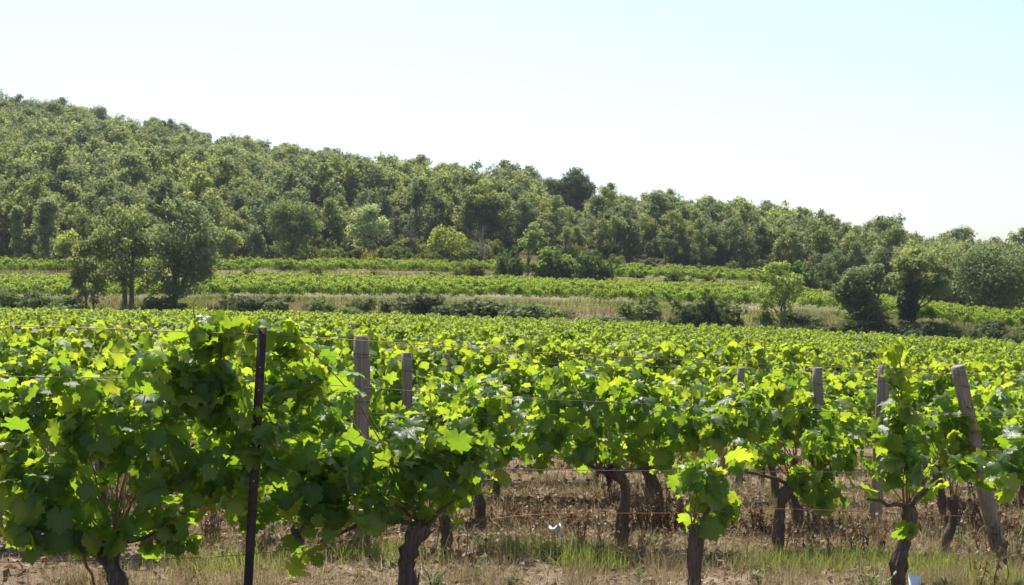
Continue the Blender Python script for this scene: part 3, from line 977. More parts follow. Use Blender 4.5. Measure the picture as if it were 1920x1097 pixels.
# forest on the hill
r = np.random.default_rng(77)
cand = []
sp = 3.6
rowi = 0
Y = 127.0
while Y < 306:
    X = -0.50 * Y
    while X < 0.50 * Y:
        x = X + r.uniform(-1.6, 1.6); y = Y + r.uniform(-1.6, 1.6)
        u = x / y
        edge = np.interp(u, [-0.5, -0.36, -0.2, -0.09, 0.0, 0.06, 0.13, 0.18, 0.24, 0.30, 0.36, 0.5], [128, 129, 131, 140, 140, 134, 131, 129, 119, 108, 104, 104])
        if y > edge and not (abs(u - 0.0382) < 0.022 and 176 < y < 200):
            cand.append((x, y, u, y - edge))
        X += sp
    Y += sp * 0.86
    sp = min(4.6, sp + 0.025)
Y = 103.0
while Y < 127:            # the wood comes further down the slope at the right
    X = 0.20 * Y
    while X < 0.50 * Y:
        x = X + r.uniform(-1.4, 1.4); y = Y + r.uniform(-1.4, 1.4)
        u = x / y
        edge = np.interp(u, [0.18, 0.24, 0.30, 0.36, 0.5], [129, 119, 108, 104, 104])
        if y > edge:
            cand.append((x, y, u, y - edge))
        X += 3.2
    Y += 2.9
# what of each tree shows: the pixels of its crown above the crowns in front of it
cols = np.full(400, 9999.0)
cand.sort(key=lambda c: c[1])
forest = []
for x, y, u, e in cand:
    z = tz(x, y)
    h = r.uniform(0.64, 1.22) * (1.0 if e > 14 else 0.8) * float(np.interp(u, [0.02, 0.07, 0.26], [1.0, 0.78, 0.74])) * (0.6 if abs(u - 0.0382) < 0.026 and y < 205 else 1.0)
    px, base = proj(x, y, z)
    _, top = proj(x, y, z + 8.2 * h)
    hw = 2.4 * h / y * F
    a, b = int((px - hw + 200) / 6), int((px + hw + 200) / 6)
    show = 0
    if b >= 0 and a < 400:
        a, b = max(a, 0), min(b, 399)
        seg = cols[a:b + 1]
        show = float(np.clip(np.minimum(seg, base) - top, 0, None).sum() * 6)
        cols[a:b + 1] = np.minimum(seg, top + 0.12 * (base - top))
    inside = -40 < px < 1960
    forest.append((show if inside else 0.0, x, y, z, u, e, h, px, top))
rank = sorted(range(len(forest)), key=lambda i: -forest[i][0])
solo = set(rank[:285])
TINTS = [('dark green', (0.70, 0.82, 0.80)), ('mid green', (1.05, 1.1, 0.9)), ('olive green', (1.22, 1.22, 0.85)), ('pale green', (1.5, 1.52, 1.1))]
mp, mr, ms = [], [], []
protos = []
for i, (show, x, y, z, u, e, h, px, top) in enumerate(forest):
    if i in solo and show > 0:
        ti = int(np.clip(r.normal(1.5 - 0.9 * u, 0.95), 0, 3.49))
        where = 'at the wood edge' if e < 8 else ('on the skyline' if y > 225 or (u > 0.1 and y > 195) else 'on the wooded slope')
        side = ('above the left field edge' if px < 160 else 'above the two oaks' if px < 430 else 'left of the silvery tree' if px < 680 else 'left of the ridge pine' if px < 1000 else
                'around the ridge pine' if px < 1130 else 'right of the ridge pine' if px < 1420 else 'above the feathery tree' if px < 1640 else 'towards the right edge')
        t = thing('oak_tree', f'{TINTS[ti][0]} oak {where}, {side}', 'tree', (x, y, z), f'oaks {where}', r.uniform(0, 6.28))
        t.scale = (h * r.uniform(0.9, 1.1), h * r.uniform(0.9, 1.1), h)
        k = int(r.integers(0, 8))
        c = obj('crown', FT[k][1], t)
        jit = r.uniform(0.88, 1.12)
        c.color = tuple(v * jit for v in TINTS[ti][1]) + (1,)
        obj('trunk', FT[k][0], t)
        if len(protos) < 8 and c.data not in [p.data for p in protos]:
            protos.append(c)
    elif y < 306:
        mp.append((x, y, z)); mr.append(r.uniform(0, 6.28)); ms.append(h)
scatter('hillside_wood', mp, mr, ms, protos, 'mass of green oak wood covering the hill behind the nearer trees', 'wood', 5)

# single trees and bushes that stand out: place them by where they stand on the slope
def stand(px, d):
    x = (px - 960) / F * d
    return x, d, tz(x, d)
def lone_tree(name, label, cat, px, d, py_top, w_px, seed, color=(1, 1, 1), group=None, py_base=None, mat=None, kind='tree', **kw):
    x, y, z = stand(px, d)
    H = (548 - py_top) / F * d + CAM_H - z
    W = w_px / F * d
    a = dict(H=H, W=W, leaf=0.11, cl_r=(0.12 * W + 0.1, 0.22 * W + 0.1), rad=0.045 * H ** 0.75, n_cl=34, per=150, mat=mat)
    a.update(kw)
    tm, cm = tree_meshes(seed, **a)
    t = thing(name, label, cat, (x, y, z), group)
    c = obj('crown' if kind == 'tree' else 'foliage', cm, t)
    c.color = (*color, 1)
    obj('trunk' if kind == 'tree' else 'stem', tm, t)
    return t
GO = 'oaks on the bank above the vineyard'
lone_tree('oak_tree', 'open-crowned oak with forked trunk on the bank, left of the darker oak', 'tree', 238, 84, 376, 185, 601, (1.05, 1.10, 0.85), GO, trunk_h=0.07, n_cl=60, per=100, rad=0.17, stems=2, cl_r=(0.4, 0.85))
lone_tree('oak_tree', 'dense dark round oak on a single trunk on the left bank', 'tree', 328, 83, 370, 175, 602, (0.85, 0.95, 0.92), GO, trunk_h=0.08, n_cl=64, per=130, rad=0.20, cl_r=(0.45, 0.85))
lone_tree('young_oak', 'slender dark-stemmed young oak left of the two bank oaks', 'tree', 168, 83, 432, 84, 603, (1.2, 1.2, 0.9), GO, trunk_h=0.0, n_cl=40, per=80, rad=0.07, cl_r=(0.3, 0.55), stems=3)
lone_tree('oak_tree', 'light green oak peeping out right of the dense bank oak', 'tree', 415, 122, 408, 70, 604, (1.3, 1.35, 0.85), trunk_h=0.08, per=130)
lone_tree('oak_tree', 'rounded dark green oak at the wood edge beside the yellowish scrub', 'tree', 545, 124, 372, 110, 605, (0.8, 0.95, 0.75), trunk_h=0.06, n_cl=46, per=170)
lone_tree('willow_tree', 'grey-green willowy tree left of the rounded wood-edge oak', 'tree', 465, 126, 420, 70, 606, (1.05, 1.12, 1.15), trunk_h=0.06)
lone_tree('willow_tree', 'silvery upright tree at the wood edge by the left margin', 'tree', 34, 122, 388, 42, 607, (1.25, 1.35, 1.35), trunk_h=0.06, n_cl=30)
lone_tree('willow_tree', 'silvery shaggy tree right of the leftmost upright silvery tree', 'tree', 88, 122, 375, 70, 608, (1.15, 1.25, 1.25), trunk_h=0.06, n_cl=36)
lone_tree('young_tree', 'small yellow-green tree below the silvery trees at left', 'tree', 128, 117, 432, 60, 609, (1.6, 1.6, 0.8), trunk_h=0.2, n_cl=22, per=90)
lone_tree('willow_tree', 'pale silvery round tree in front of the dark wood, centre left', 'tree', 690, 134, 386, 82, 610, (1.7, 1.8, 1.75), trunk_h=0.05, n_cl=36, per=150)
lone_tree('young_tree', 'yellow-green spreading small tree on the scrubby terrace', 'tree', 832, 122, 428, 85, 611, (1.6, 1.55, 0.7), trunk_h=0.14, n_cl=30, per=110)
lone_tree('young_tree', 'slim feathery tree with bare lower trunk left of the round bushes', 'tree', 992, 114, 415, 56, 612, (1.0, 1.15, 0.85), trunk_h=0.30, n_cl=26, per=80, rad=0.08, cl_r=(0.3, 0.55))
lone_tree('pine_tree', 'dark flat-topped pine rising above the ridge line', 'tree', 1062, 192, 312, 108, 613, (0.34, 0.44, 0.38), trunk_h=0.12, n_cl=80, per=260, leaf=0.16, top_flat=0.35, rad=0.3, cl_r=(0.8, 1.4))
lone_tree('young_tree', 'light green feathery small tree with spreading low branches on the bank', 'tree', 1462, 81, 492, 105, 614, (1.35, 1.5, 0.8), trunk_h=0.16, n_cl=46, per=90, leaf=0.08, stems=3, rad=0.07, cl_r=(0.25, 0.45))
lone_tree('oak_tree', 'dark bushy oak on the bank right of the feathery tree', 'tree', 1625, 82, 486, 125, 615, (0.85, 0.95, 0.8), trunk_h=0.10, n_cl=46, per=190, stems=2, cl_r=(0.4, 0.75))
lone_tree('ivy_clad_tree', 'yellowish-crowned tree on an ivy-covered dark trunk', 'tree', 1710, 84, 460, 150, 616, (0.95, 1.02, 0.75), trunk_h=0.2, n_cl=44, per=170, cl_r=(0.4, 0.75), rad=0.16)
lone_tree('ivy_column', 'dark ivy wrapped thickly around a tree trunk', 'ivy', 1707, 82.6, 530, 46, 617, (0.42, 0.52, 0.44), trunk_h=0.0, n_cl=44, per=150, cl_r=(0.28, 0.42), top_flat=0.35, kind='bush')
lone_tree('oak_tree', 'large dark oak beside the right edge above the strip of vines', 'tree', 1870, 100, 455, 175, 618, (0.72, 0.85, 0.72), trunk_h=0.10, n_cl=60, per=190, stems=2)
lone_tree('oak_tree', 'yellow-tinged broad oak above the ivy-clad trunk', 'tree', 1765, 108, 458, 150, 619, (1.1, 1.1, 0.85), trunk_h=0.08, n_cl=50, per=160)
# bare dead tree
def dead_tree(label, px, d, py_top, seed):
    rr = np.random.default_rng(seed)
    x, y, z = stand(px, d)
    H = (548 - py_top) / F * d + CAM_H - z
    t = thing('dead_tree', label, 'tree', (x, y, z), 'bare dead trees on the terrace')
    g = Geo(); b = Geo()
    g.add(*tube([(0, 0, -.2), (0.05, 0, H * .3), (-0.05, 0.02, H * .65), (0.05, 0, H)], [0.09, 0.07, 0.05, 0.015], 6))
    for i in range(26):
        f = rr.uniform(0.2, 0.95); a = rr.uniform(0, 6.28); L = rr.uniform(0.5, 1.3) * (1.1 - 0.5 * f)
        p = np.array([0, 0, H * f]); q = p + np.array([math.cos(a) * L * .8, math.sin(a) * L * .8, L * rr.uniform(.4, .9)])
        b.add(*tube([p, (p + q) / 2 + rr.normal(0, .06, 3), q], [0.03, 0.02, 0.008], 4))
        for k in range(5):
            s = p + (q - p) * rr.uniform(.3, 1); e = s + rr.normal(0, .22, 3) + np.array([0, 0, .2])
            b.add(*tube([s, (s + e) / 2, e], [0.014, 0.010, 0.005], 3))
    obj('trunk', g.mesh('trunk', M_DEADWOOD, True), t)
    obj('branches', b.mesh('branches', M_DEADWOOD, True), t)
dead_tree('bare reddish dead tree beside the yellow-green spreading tree', 905, 119, 425, 1)
dead_tree('bare grey dead tree at the foot of the wood, right of the silvery tree', 770, 132, 425, 2)

# bushes
def bush_meshes(seed, W=2.0, H=1.3, n_cl=34, per=75, leaf=0.075, mat=None):
    rr = np.random.default_rng(seed)
    cs, rs = [], []
    for k in range(n_cl):
        d = unit(rr.normal(0, 1, 3)); d[2] = abs(d[2])
        q = 0.25 + 0.75 * rr.random()
        lop = 1 + 0.35 * math.sin(2 * math.atan2(d[1], d[0]) + seed)
        cs.append(np.array([d[0] * q * W * .45 * lop, d[1] * q * W * .45 * lop, 0.06 * H + d[2] * q * H * 0.86 * rr.uniform(0.7, 1.12)])); rs.append(rr.uniform(0.07, 0.20) * W)
    g = Geo(); leaf_cloud(g, cs, rs, per, leaf, rr)
    s = Geo()
    for k in range(9):
        c = cs[k]
        s.add(*tube([(rr.uniform(-.1, .1), rr.uniform(-.1, .1), -.1), c * np.array([.5, .5, .55]), c], [0.025, 0.018, 0.008], 5))
    return g.mesh('foliage', mat or M_SHRUB, False), s.mesh('stem', M_TBARK, True)
BV = [bush_meshes(700 + i, 2.0, [1.3, 1.0, 1.6, 1.2, 0.9][i]) for i in range(5)]
r = np.random.default_rng(88)
def bush(name, label, px, d, w_px, h_px, color, group=None, cat='bush', k=None, sink=0.0):
    x, y, z = stand(px, d)
    k = int(r.integers(0, 5)) if k is None else k
    t = thing(name, label, cat, (x, y, z - sink), group, r.uniform(0, 6.28))
    s = w_px / F * d / 2.0
    sz = h_px / F * d / [1.3, 1.0, 1.6, 1.2, 0.9][k]
    t.scale = (s, s, sz)
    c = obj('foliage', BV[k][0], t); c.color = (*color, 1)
    obj('stem', BV[k][1], t)
    return t
BIG = [('big round light green bush, left one of the touching pair on the terrace', 1040, 112, 112, 82, (1.2, 1.4, 0.8)),
       ('big round dark green bush, right one of the touching pair on the terrace', 1095, 111, 112, 90, (0.75, 0.98, 0.68)),
       ('dark upright bush under the slim feathery tree', 955, 112.5, 66, 72, (0.8, 0.92, 0.82)),
       ('bright rounded bush to the right of the touching pair', 1157, 120, 52, 50, (1.15, 1.25, 0.7)),
       ('low grey-green bush alone on the upper terrace right of centre', 1266, 112, 52, 38, (0.95, 1.05, 0.75)),
       ('tall narrow bush on the bank left of the feathery tree', 1332, 81, 52, 80, (0.85, 1.0, 0.8)),
       ('broad dome-shaped green bush behind the feathery tree', 1488, 113, 95, 62, (0.95, 1.2, 0.65)),
       ('dark bush pair-mate below the tall narrow bank bush', 1285, 80.5, 60, 52, (0.6, 0.72, 0.6)),
       ('olive grey shrub beside the tall narrow bank bush', 1370, 80.5, 40, 40, (1.0, 1.0, 0.8)),
       ('large dark bramble mound in the middle of the bank', 890, 80.5, 120, 52, (0.62, 0.68, 0.62)),
       ('yellowish small bush in front of the terrace bushes', 885, 112, 60, 45, (1.4, 1.25, 0.7)),
       ('big grey-green bush at the left margin above the lower field', 40, 81, 130, 70, (0.8, 0.92, 0.85)),
       ('grey-green bush next to the left margin bush', 120, 81, 80, 50, (0.85, 0.95, 0.85)),
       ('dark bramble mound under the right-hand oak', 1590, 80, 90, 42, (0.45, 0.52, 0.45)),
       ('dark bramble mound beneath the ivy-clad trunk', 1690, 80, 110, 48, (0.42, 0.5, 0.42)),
       ('grey-green bush right of the ivy-clad trunk', 1790, 80, 90, 52, (0.8, 0.92, 0.8)),
       ('dark bush beside the right edge of the bank', 1870, 80, 100, 48, (0.65, 0.78, 0.68)),
       ('low grey bush cut by the right edge on the bank', 1935, 80, 80, 50, (0.8, 0.9, 0.8)),
       ('dark bush at the wood edge near the left vine strip', 105, 116, 60, 28, (0.55, 0.62, 0.6))]
for lab, px, d, w, h, c in BIG:
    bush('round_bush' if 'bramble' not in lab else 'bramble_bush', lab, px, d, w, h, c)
# brambles along the bank
px = -90
i = 0
while px < 2000:
    w = float(r.choice([r.uniform(24, 50), r.uniform(40, 80), r.uniform(80, 130)]))
    d = r.uniform(79.4, 83.0)
    dk = r.uniform(0.7, 1.5)
    side = 'left of the metal post' if px < 480 else 'left of the big mound' if px < 830 else 'right of the big mound' if px < 1280 else 'around the feathery tree' if px < 1560 else 'towards the right edge'
    bush('bramble_bush', f'low {"dark" if dk < 1.0 else "grey-green"} bramble on the bank, {side}', px + w / 2, d, w * 1.15, (0.18 * w + r.uniform(12, 34)), (dk * 0.95, dk, dk * 1.0), 'low brambles along the bank', sink=0.1)
    px += w * float(r.choice([0.35, 0.6, 0.9, 1.3]))
# scrub between the terraces and at the foot of the wood
for i in range(56):
    px = r.uniform(585, 930); d = r.uniform(121, 138)
    ye = r.random() < 0.55
    bush('scrub_bush', f'{"yellowish" if ye else "dull olive"} scrub bush {"below the silvery tree" if px < 740 else "around the spreading small tree"}', px, d, r.uniform(34, 66), r.uniform(24, 48),
         (1.6, 1.4, 0.75) if ye else (0.95, 0.92, 0.7), 'scrub bushes on the slope')
for i in range(30):
    px = r.choice([r.uniform(400, 600), r.uniform(1160, 1560), r.uniform(-20, 150)]); d = r.uniform(118, 127)
    bush('scrub_bush', 'small dark scrub bush along the wood foot', px, d - (12 if px > 1450 else 0), r.uniform(24, 50), r.uniform(16, 34), (0.75, 0.85, 0.7), 'scrub along the foot of the wood')
for i in range(26):
    px = r.uniform(400, 1450)
    bush('low_shrub', 'low olive shrub on the bank between vine strips', px, r.uniform(110.5, 113), r.uniform(20, 46), r.uniform(9, 20), (1.15, 1.05, 0.75) if r.random() < 0.6 else (0.8, 0.85, 0.7), 'low shrubs between the vine strips')

# undergrowth filling the foot of the wood
up, ur, us = [], [], []
for x, y, u, e in cand:
    if e < 26:
        for k in range(2):
            a, b = x + r.uniform(-2, 2), y + r.uniform(-2, 2)
            up.append((a, b, tz(a, b) - 0.1)); ur.append(r.uniform(0, 6.28)); us.append(r.uniform(0.7, 1.5))
und = []
for o in bpy.data.objects:
    if o.name.startswith('foliage') and o.parent and o.parent.name.startswith('scrub_bush') and o.data not in [q.data for q in und]:
        und.append(o)
scatter('undergrowth', up, ur, us, und, 'dark undergrowth filling the foot of the wood', 'undergrowth', 6)

# ------------------------------------------------------------------ grass, litter, stones
def blades(n, sampler, h, w, r, lean=0.5, tint=(0.0, 1.0)):
    X, Y = sampler(n, r)
    n = len(X)
    Z = terrain(X, Y) + relief(X, Y) - 0.01
    a = r.uniform(0, 6.283, n)
    hh = r.uniform(h[0], h[1], n)
    ww = r.uniform(w[0], w[1], n)
    ld = r.uniform(0, 6.283, n); ll = np.abs(r.normal(0, lean, n))
    sx, sy = np.cos(a) * ww, np.sin(a) * ww
    dx, dy = np.cos(ld) * ll * hh, np.sin(ld) * ll * hh
    up = hh / np.sqrt(1 + ll * ll)
    b = np.stack([X, Y, Z], -1)
    mid = b + np.stack([dx * .35, dy * .35, up * .6], -1)
    tip = b + np.stack([dx, dy, up], -1)
    s = np.stack([sx, sy, 0 * sx], -1)
    V = np.stack([b - s, b + s, mid - s * .7, mid + s * .7, tip], 1).reshape(-1, 3)
    k = np.arange(n)[:, None] * 5
    q = k + np.array([[0, 1, 3, 2]]); t = k + np.array([[2, 3, 4]])
    tt = np.repeat(r.uniform(tint[0], tint[1], n), 5)
    return V, [q, t], tt
def near_sampler(x0, x1, y0, y1, thr, sc, seed, row_bias=True):
    def f(n, r):
        X = r.uniform(x0, x1, n * 3); Y = r.uniform(y0, y1, n * 3)
        m = vnoise(X * sc, Y * sc, seed) + 0.5 * vnoise(X * sc * 3, Y * sc * 3, seed + 9)
        k = (Y - ROW_M * X - ROW_C) / ROW_DY
        if row_bias:
            m = m + 0.25 * np.cos(2 * np.pi * (k - 0.12))
        ok = (m > thr) & (np.abs(X / Y) < 0.42) & (k > -0.10 - 0.25 * r.random(len(X)) ** 3)
        return X[ok][:n], Y[ok][:n]
    return f
def stuff(name, parts, mat, label, cat):
    g = Geo()
    for V, Fs, tt in parts:
        g.add(V, Fs, tt)
    o = obj(name, g.mesh(name, mat, False))
    o['kind'] = 'stuff'
    return tag(o, label, cat)
r = np.random.default_rng(99)
def tuft_dry(n, r):
    k = 60
    cx = r.uniform(-2.2, 3.4, k); cy = ROW_C + ROW_M * cx + r.normal(0.1, 0.25, k) + (r.random(k) < 0.3) * 0.8
    i = r.integers(0, k, n)
    return cx[i] + r.normal(0, .07, n), cy[i] + r.normal(0, .06, n)
stuff('dry_grass', [blades(26000, near_sampler(-4.2, 5.6, 8.0, 14, 0.62, 2.0, 35), (0.04, 0.20), (0.0013, 0.003), r, 1.1),
                    blades(8000, tuft_dry, (0.06, 0.20), (0.001, 0.0024), r, 1.0),
                    blades(18000, near_sampler(-3.2, 4.8, 5.6, 10.2, 0.92, 3.0, 31), (0.03, 0.17), (0.0010, 0.0024), r, 1.9),
                    blades(14000, near_sampler(-6, 8, 10, 18, 0.65, 1.2, 32), (0.06, 0.22), (0.002, 0.005), r, 0.7),
                    blades(34000, near_sampler(-3.6, 5.2, 5.6, 13, 0.3, 1.6, 33, False), (0.03, 0.13), (0.001, 0.0024), r, 2.4, (0, 0.8))],
      M_STRAW, 'tangled straw-coloured dry grass between the vine trunks', 'grass')
def tufts(lst):
    def f(n, r):
        X, Y = [], []
        for px, d, sx, sy in lst:
            m = n // len(lst)
            X.append((px - 960) / F * d + r.normal(0, sx, m)); Y.append(d + r.normal(0, sy, m))
        return np.concatenate(X), np.concatenate(Y)
    return f
stuff('green_grass', [blades(5200, tufts([(1745, 8.4, .16, .12), (1590, 8.6, .30, .15), (1110, 8.0, .10, .08), (1000, 8.3, .2, .1), (700, 7.9, .18, .12), (430, 7.4, .2, .2), (1480, 8.3, .18, .1), (1860, 7.9, .2, .2)]), (0.07, 0.2), (0.0014, 0.003), r, 0.6, (0.3, 1)),
                      blades(5000, near_sampler(-3.2, 4.8, 5.8, 10.2, 1.27, 2.6, 41), (0.03, 0.13), (0.0013, 0.003), r, 0.9),
                      blades(5000, near_sampler(-4.2, 5.6, 8, 13, 1.2, 2.6, 44), (0.04, 0.13), (0.0013, 0.003), r, 0.8),
                      blades(2500, near_sampler(-6, 8, 10, 18, 1.05, 1.6, 42), (0.06, 0.2), (0.002, 0.005), r, 0.5)],
      M_GRASS, 'green grass tufts growing between the vine trunks', 'grass')
# bank and terrace grass, knee high and dry
def bank_sampler(y0, y1, u0=-0.45, u1=0.45, dry=True):
    def f(n, r):
        Y = r.uniform(y0, y1, n * 2); X = r.uniform(u0, u1, n * 2) * Y
        m = vnoise(X * 0.14, Y * 0.35, 61) + 0.5 * vnoise(X * 0.5, Y * 0.8, 62)
        ok = (m > 0.72) if dry else (m < 0.80)
        return X[ok][:n], Y[ok][:n]
    return f
stuff('bank_grass', [blades(16000, bank_sampler(80.5, 87.0), (0.15, 0.55), (0.012, 0.03), r, 0.4, (0.2, 1)),
                     blades(12000, bank_sampler(109.5, 114), (0.15, 0.5), (0.015, 0.035), r, 0.4, (0.1, 0.8)),
                     blades(6000, bank_sampler(119, 131, -0.2, 0.02), (0.2, 0.6), (0.02, 0.04), r, 0.4, (0.2, 0.9))],
      M_STRAW, 'dry pinkish-straw tall grass on the bank below the terrace vines', 'grass')
stuff('terrace_green_grass', [blades(16000, bank_sampler(80.5, 91, dry=False), (0.15, 0.5), (0.012, 0.03), r, 0.4),
                     blades(12000, bank_sampler(109.5, 131, dry=False), (0.15, 0.5), (0.015, 0.035), r, 0.4)],
      M_GRASS, 'yellow-green weeds mixed into the terrace grass', 'grass')
# fallen leaves
def litter(n, x0, x1, y0, y1, s0, s1):
    X = r.uniform(x0, x1, n); Y = r.uniform(y0, y1, n)
    ok = np.abs(X / Y) < 0.42
    X, Y = X[ok], Y[ok]; n = len(X)
    Z = terrain(X, Y) + relief(X, Y) + r.uniform(0.004, 0.03, n)
    s = r.uniform(s0, s1, n)[:, None]
    nrm = unit(np.array([0, 0, 1.0]) + r.normal(0, .5, (n, 3)))
    tip = unit(np.cross(nrm, r.normal(0, 1, (n, 3)))); sd = np.cross(tip, nrm)
    P = np.stack([X, Y, Z], -1)
    V = np.stack([P - tip * s, P + sd * s * .7 + nrm * s * .35, P + tip * s, P - sd * s * .7 + nrm * s * .35, P], 1).reshape(-1, 3)
    k = np.arange(n)[:, None] * 5
    Fs = np.concatenate([k + np.array([[4, 0, 1]]), k + np.array([[4, 1, 2]]), k + np.array([[4, 2, 3]]), k + np.array([[4, 3, 0]])])
    return V, Fs, np.repeat(r.random(n), 5)
stuff('leaf_litter', [litter(14000, -3.6, 5.2, 5.6, 13, 0.010, 0.032), litter(12000, -4.2, 5.6, 8.2, 13.5, 0.014, 0.042), litter(3000, -6, 8, 11, 18, 0.02, 0.05)], M_LITTER, 'brown fallen leaves and crumbs scattered over the soil', 'litter')

# stones: the larger ones each a piece of the ground, the gravel as one mass
import bmesh
def stone_np(seed):
    rr = np.random.default_rng(seed)
    bm = bmesh.new(); bmesh.ops.create_icosphere(bm, subdivisions=1, radius=1.0)
    V = np.array([v.co[:] for v in bm.verts]); Fs = np.array([[v.index for v in f.verts] for f in bm.faces]); bm.free()
    V = V * (1 + rr.uniform(-.25, .25, (len(V), 1))) * np.array([1, rr.uniform(.6, .95), rr.uniform(.45, .7)])
    return V, Fs
ST = [stone_np(i) for i in range(5)]
STM = [mesh_np('stone', v, f, M_STONE, False) for v, f in ST]
for i in range(120):
    px = r.uniform(380, 1930)
    d = r.uniform(6.5, 7.3) if i < 80 else r.uniform(8.0, 12)
    x = (px - 960) / F * d
    obj('stone', STM[i % 5], ground, loc=(x, d, gz(x, d) + 0.004), rot=(r.uniform(-.3, .3), r.uniform(-.3, .3), r.uniform(0, 6)), scale=r.uniform(0.010, 0.030))
g = Geo()
for i in range(2600):
    d = r.uniform(5.8, 12); x = r.uniform(-0.38, 0.40) * d
    v, f = ST[i % 5]
    a = r.uniform(0, 6.28)
    rot = np.array([[math.cos(a), -math.sin(a), 0], [math.sin(a), math.cos(a), 0], [0, 0, 1]])
    g.add((v * r.uniform(0.003, 0.010)) @ rot.T + np.array([x, d, gz(x, d)]), f)
o = obj('gravel', g.mesh('gravel', M_STONE)); o['kind'] = 'stuff'; tag(o, 'pale gravel and crumbs of stone scattered over the soil', 'gravel')

# ------------------------------------------------------------------ posts and wires
def wood_post(label, p_base, p_top, w, seed, wraps=()):
    rr = np.random.default_rng(seed)
    p_base, p_top = np.asarray(p_base, float), np.asarray(p_top, float)
    t = thing('wooden_post', label, 'post', tuple(p_base), 'weathered wooden trellis posts')
    ax = p_top - p_base
    n = 14
    tt = np.linspace(-0.08, 1, n)
    pts = ax * tt[:, None] + rr.normal(0, 0.002, (n, 3))
    V, Fs = tube(pts, w / 2 * (1.08 - 0.1 * tt), 14, True, 0.055, rr)
    # split grain: pull one seam inwards
    V = V.copy()
    for i in range(n):
        for s in (3, 9):
            c = pts[i]; j = i * 14 + s
            V[j] = c + (V[j] - c) * (0.80 if i > 3 else 0.95)
    obj('shaft', mesh_np('shaft', V, Fs, M_POST, False), t)
    e, ef = tube([ax * 1.0, ax * 1.0 + unit(ax) * 0.004], [w / 2 * 0.93, w / 2 * 0.90], 14)
    obj('sawn_end', mesh_np('sawn_end', e, ef, M_POSTEND, False), t)
    for f in wraps:
        a = np.linspace(0, 2 * np.pi, 19)
        rad = w / 2 * 1.09
        ring = ax * f + np.stack([np.cos(a) * rad, np.sin(a) * rad, 0.004 * np.sin(a * 2)], -1)
        v, fs = tube(ring, 0.0022, 5, False)
        obj('wire_wrap', mesh_np('wire_wrap', v, fs, M_WIRE, True), t)
    return t
def post_at(label, row, px0, px1, py1, w_px, seed, wraps=(), sub=0.0):
    x, y = row_point(row, px0)
    b = np.array([x, y, gz(x, y)])
    top = row_px(row, px1, py1)
    return wood_post(label, b, top, w_px / F * y, seed, wraps)
post_at('tall grey wooden post wrapped with wire, upright behind the front row', 2, 678, 678, 631, 29, 1, (0.92, 0.74, 0.70))
post_at('thinner grey wooden post right of the tall wire-wrapped one', 3, 763, 763, 662, 19, 2, (0.9,))
post_at('grey wooden post with wire, upright between the skirted vine and green column', 3, 1536, 1534, 690, 19, 3, (0.9, 0.6))
post_at('slightly slanting grey wooden post just left of the green column vine', 3, 1640, 1658, 685, 23, 4, (0.9,))
post_at('brown wooden post leaning strongly to the left at the right side', 2, 1874, 1796, 687, 27, 5, (0.9, 0.45))
r = np.random.default_rng(123)
def far_post(label, px, py_top, d, w, seed, steel=False):
    u = (px - 960) / F
    b = np.array([u * d, d, tz(u * d, d)])
    top = np.array([u * d + r.uniform(-.03, .03), d, CAM_H - (py_top - 548) / F * d])
    if steel:
        return steel_post(label, b, top, False)
    return wood_post(label, b, top, w, seed)

def steel_post(label, p_base, p_top, holes=True):
    p_base, p_top = np.asarray(p_base, float), np.asarray(p_top, float)
    t = thing('metal_post', label, 'post', tuple(p_base), 'dark metal trellis posts')
    ax = p_top - p_base
    prof = np.array([(-.020, -.002), (-.020, -.006), (.020, -.006), (.020, -.002), (.003, -.002), (.003, .024), (-.003, .024), (-.003, -.002)])
    V = []
    for f in (-0.12, 0.35, 0.7, 1.0):
        V.append(np.stack([ax[0] * f + prof[:, 0], ax[1] * f + prof[:, 1], np.full(8, ax[2] * f)], -1))
    V = np.concatenate(V)
    q = []
    for i in range(3):
        for j in range(8):
            k = (j + 1) % 8
            q.append((i * 8 + j, i * 8 + k, (i + 1) * 8 + k, (i + 1) * 8 + j))
    top = [(24, 25, 26), (24, 26, 27), (24, 27, 28), (24, 28, 31), (28, 29, 30), (28, 30, 31)]
    obj('shaft', mesh_np('shaft', V, [np.array(q), np.array(top)], M_RUST, False), t)
    if holes:
        for f in (0.86, 0.78, 0.70, 0.62, 0.54, 0.46):  # pale discs added on the face in place of bright see-through holes
            a = np.linspace(0, 2 * np.pi, 9)[:-1]
            ring = ax * f + np.stack([np.cos(a) * .0035, np.full(8, -.0075), np.sin(a) * .0035], -1)
            obj('hole_disc', mesh_np('hole_disc', np.vstack([ring, ring + np.array([0, .002, 0])]), [np.array([list(range(8))]), np.array([(j, (j + 1) % 8, 8 + (j + 1) % 8, 8 + j) for j in range(8)])], M_HOLE), t)
    return t
x, y = row_point(1, 474)
steel_post('dark rusty metal post, leaning slightly, in the front row', (x, y - 0.15, gz(x, y)), row_px(1, 503, 612) + np.array([0, -0.15, 0]))
far_post('small grey post top among vines at the left edge', 15, 636, 22, 0.09, 11)
far_post('small grey post right of the left edge post', 101, 640, 27, 0.08, 12)
far_post('thin dark stake above the broad dark vine', 238, 618, 22, 0.04, 13, True)
far_post('thin dark stake left of the tall wire-wrapped post', 625, 636, 21, 0.04, 14, True)
far_post('dark stub just above the tall wire-wrapped post', 664, 614, 30, 0.08, 15)
far_post('short grey post right of the thinner grey post', 833, 664, 14.5, 0.07, 16)
far_post('grey post top near the middle of the field', 1160, 664, 20, 0.08, 17)
far_post('leftmost grey post of the close pair right of centre', 1357, 703, 15, 0.07, 18)
far_post('rightmost grey post of the close pair right of centre', 1386, 690, 14, 0.07, 19)
far_post('thin dark stake right of the close pair of posts', 1430, 694, 14, 0.04, 20, True)
far_post('grey post top just right of the post with wire', 1567, 697, 18, 0.07, 21)
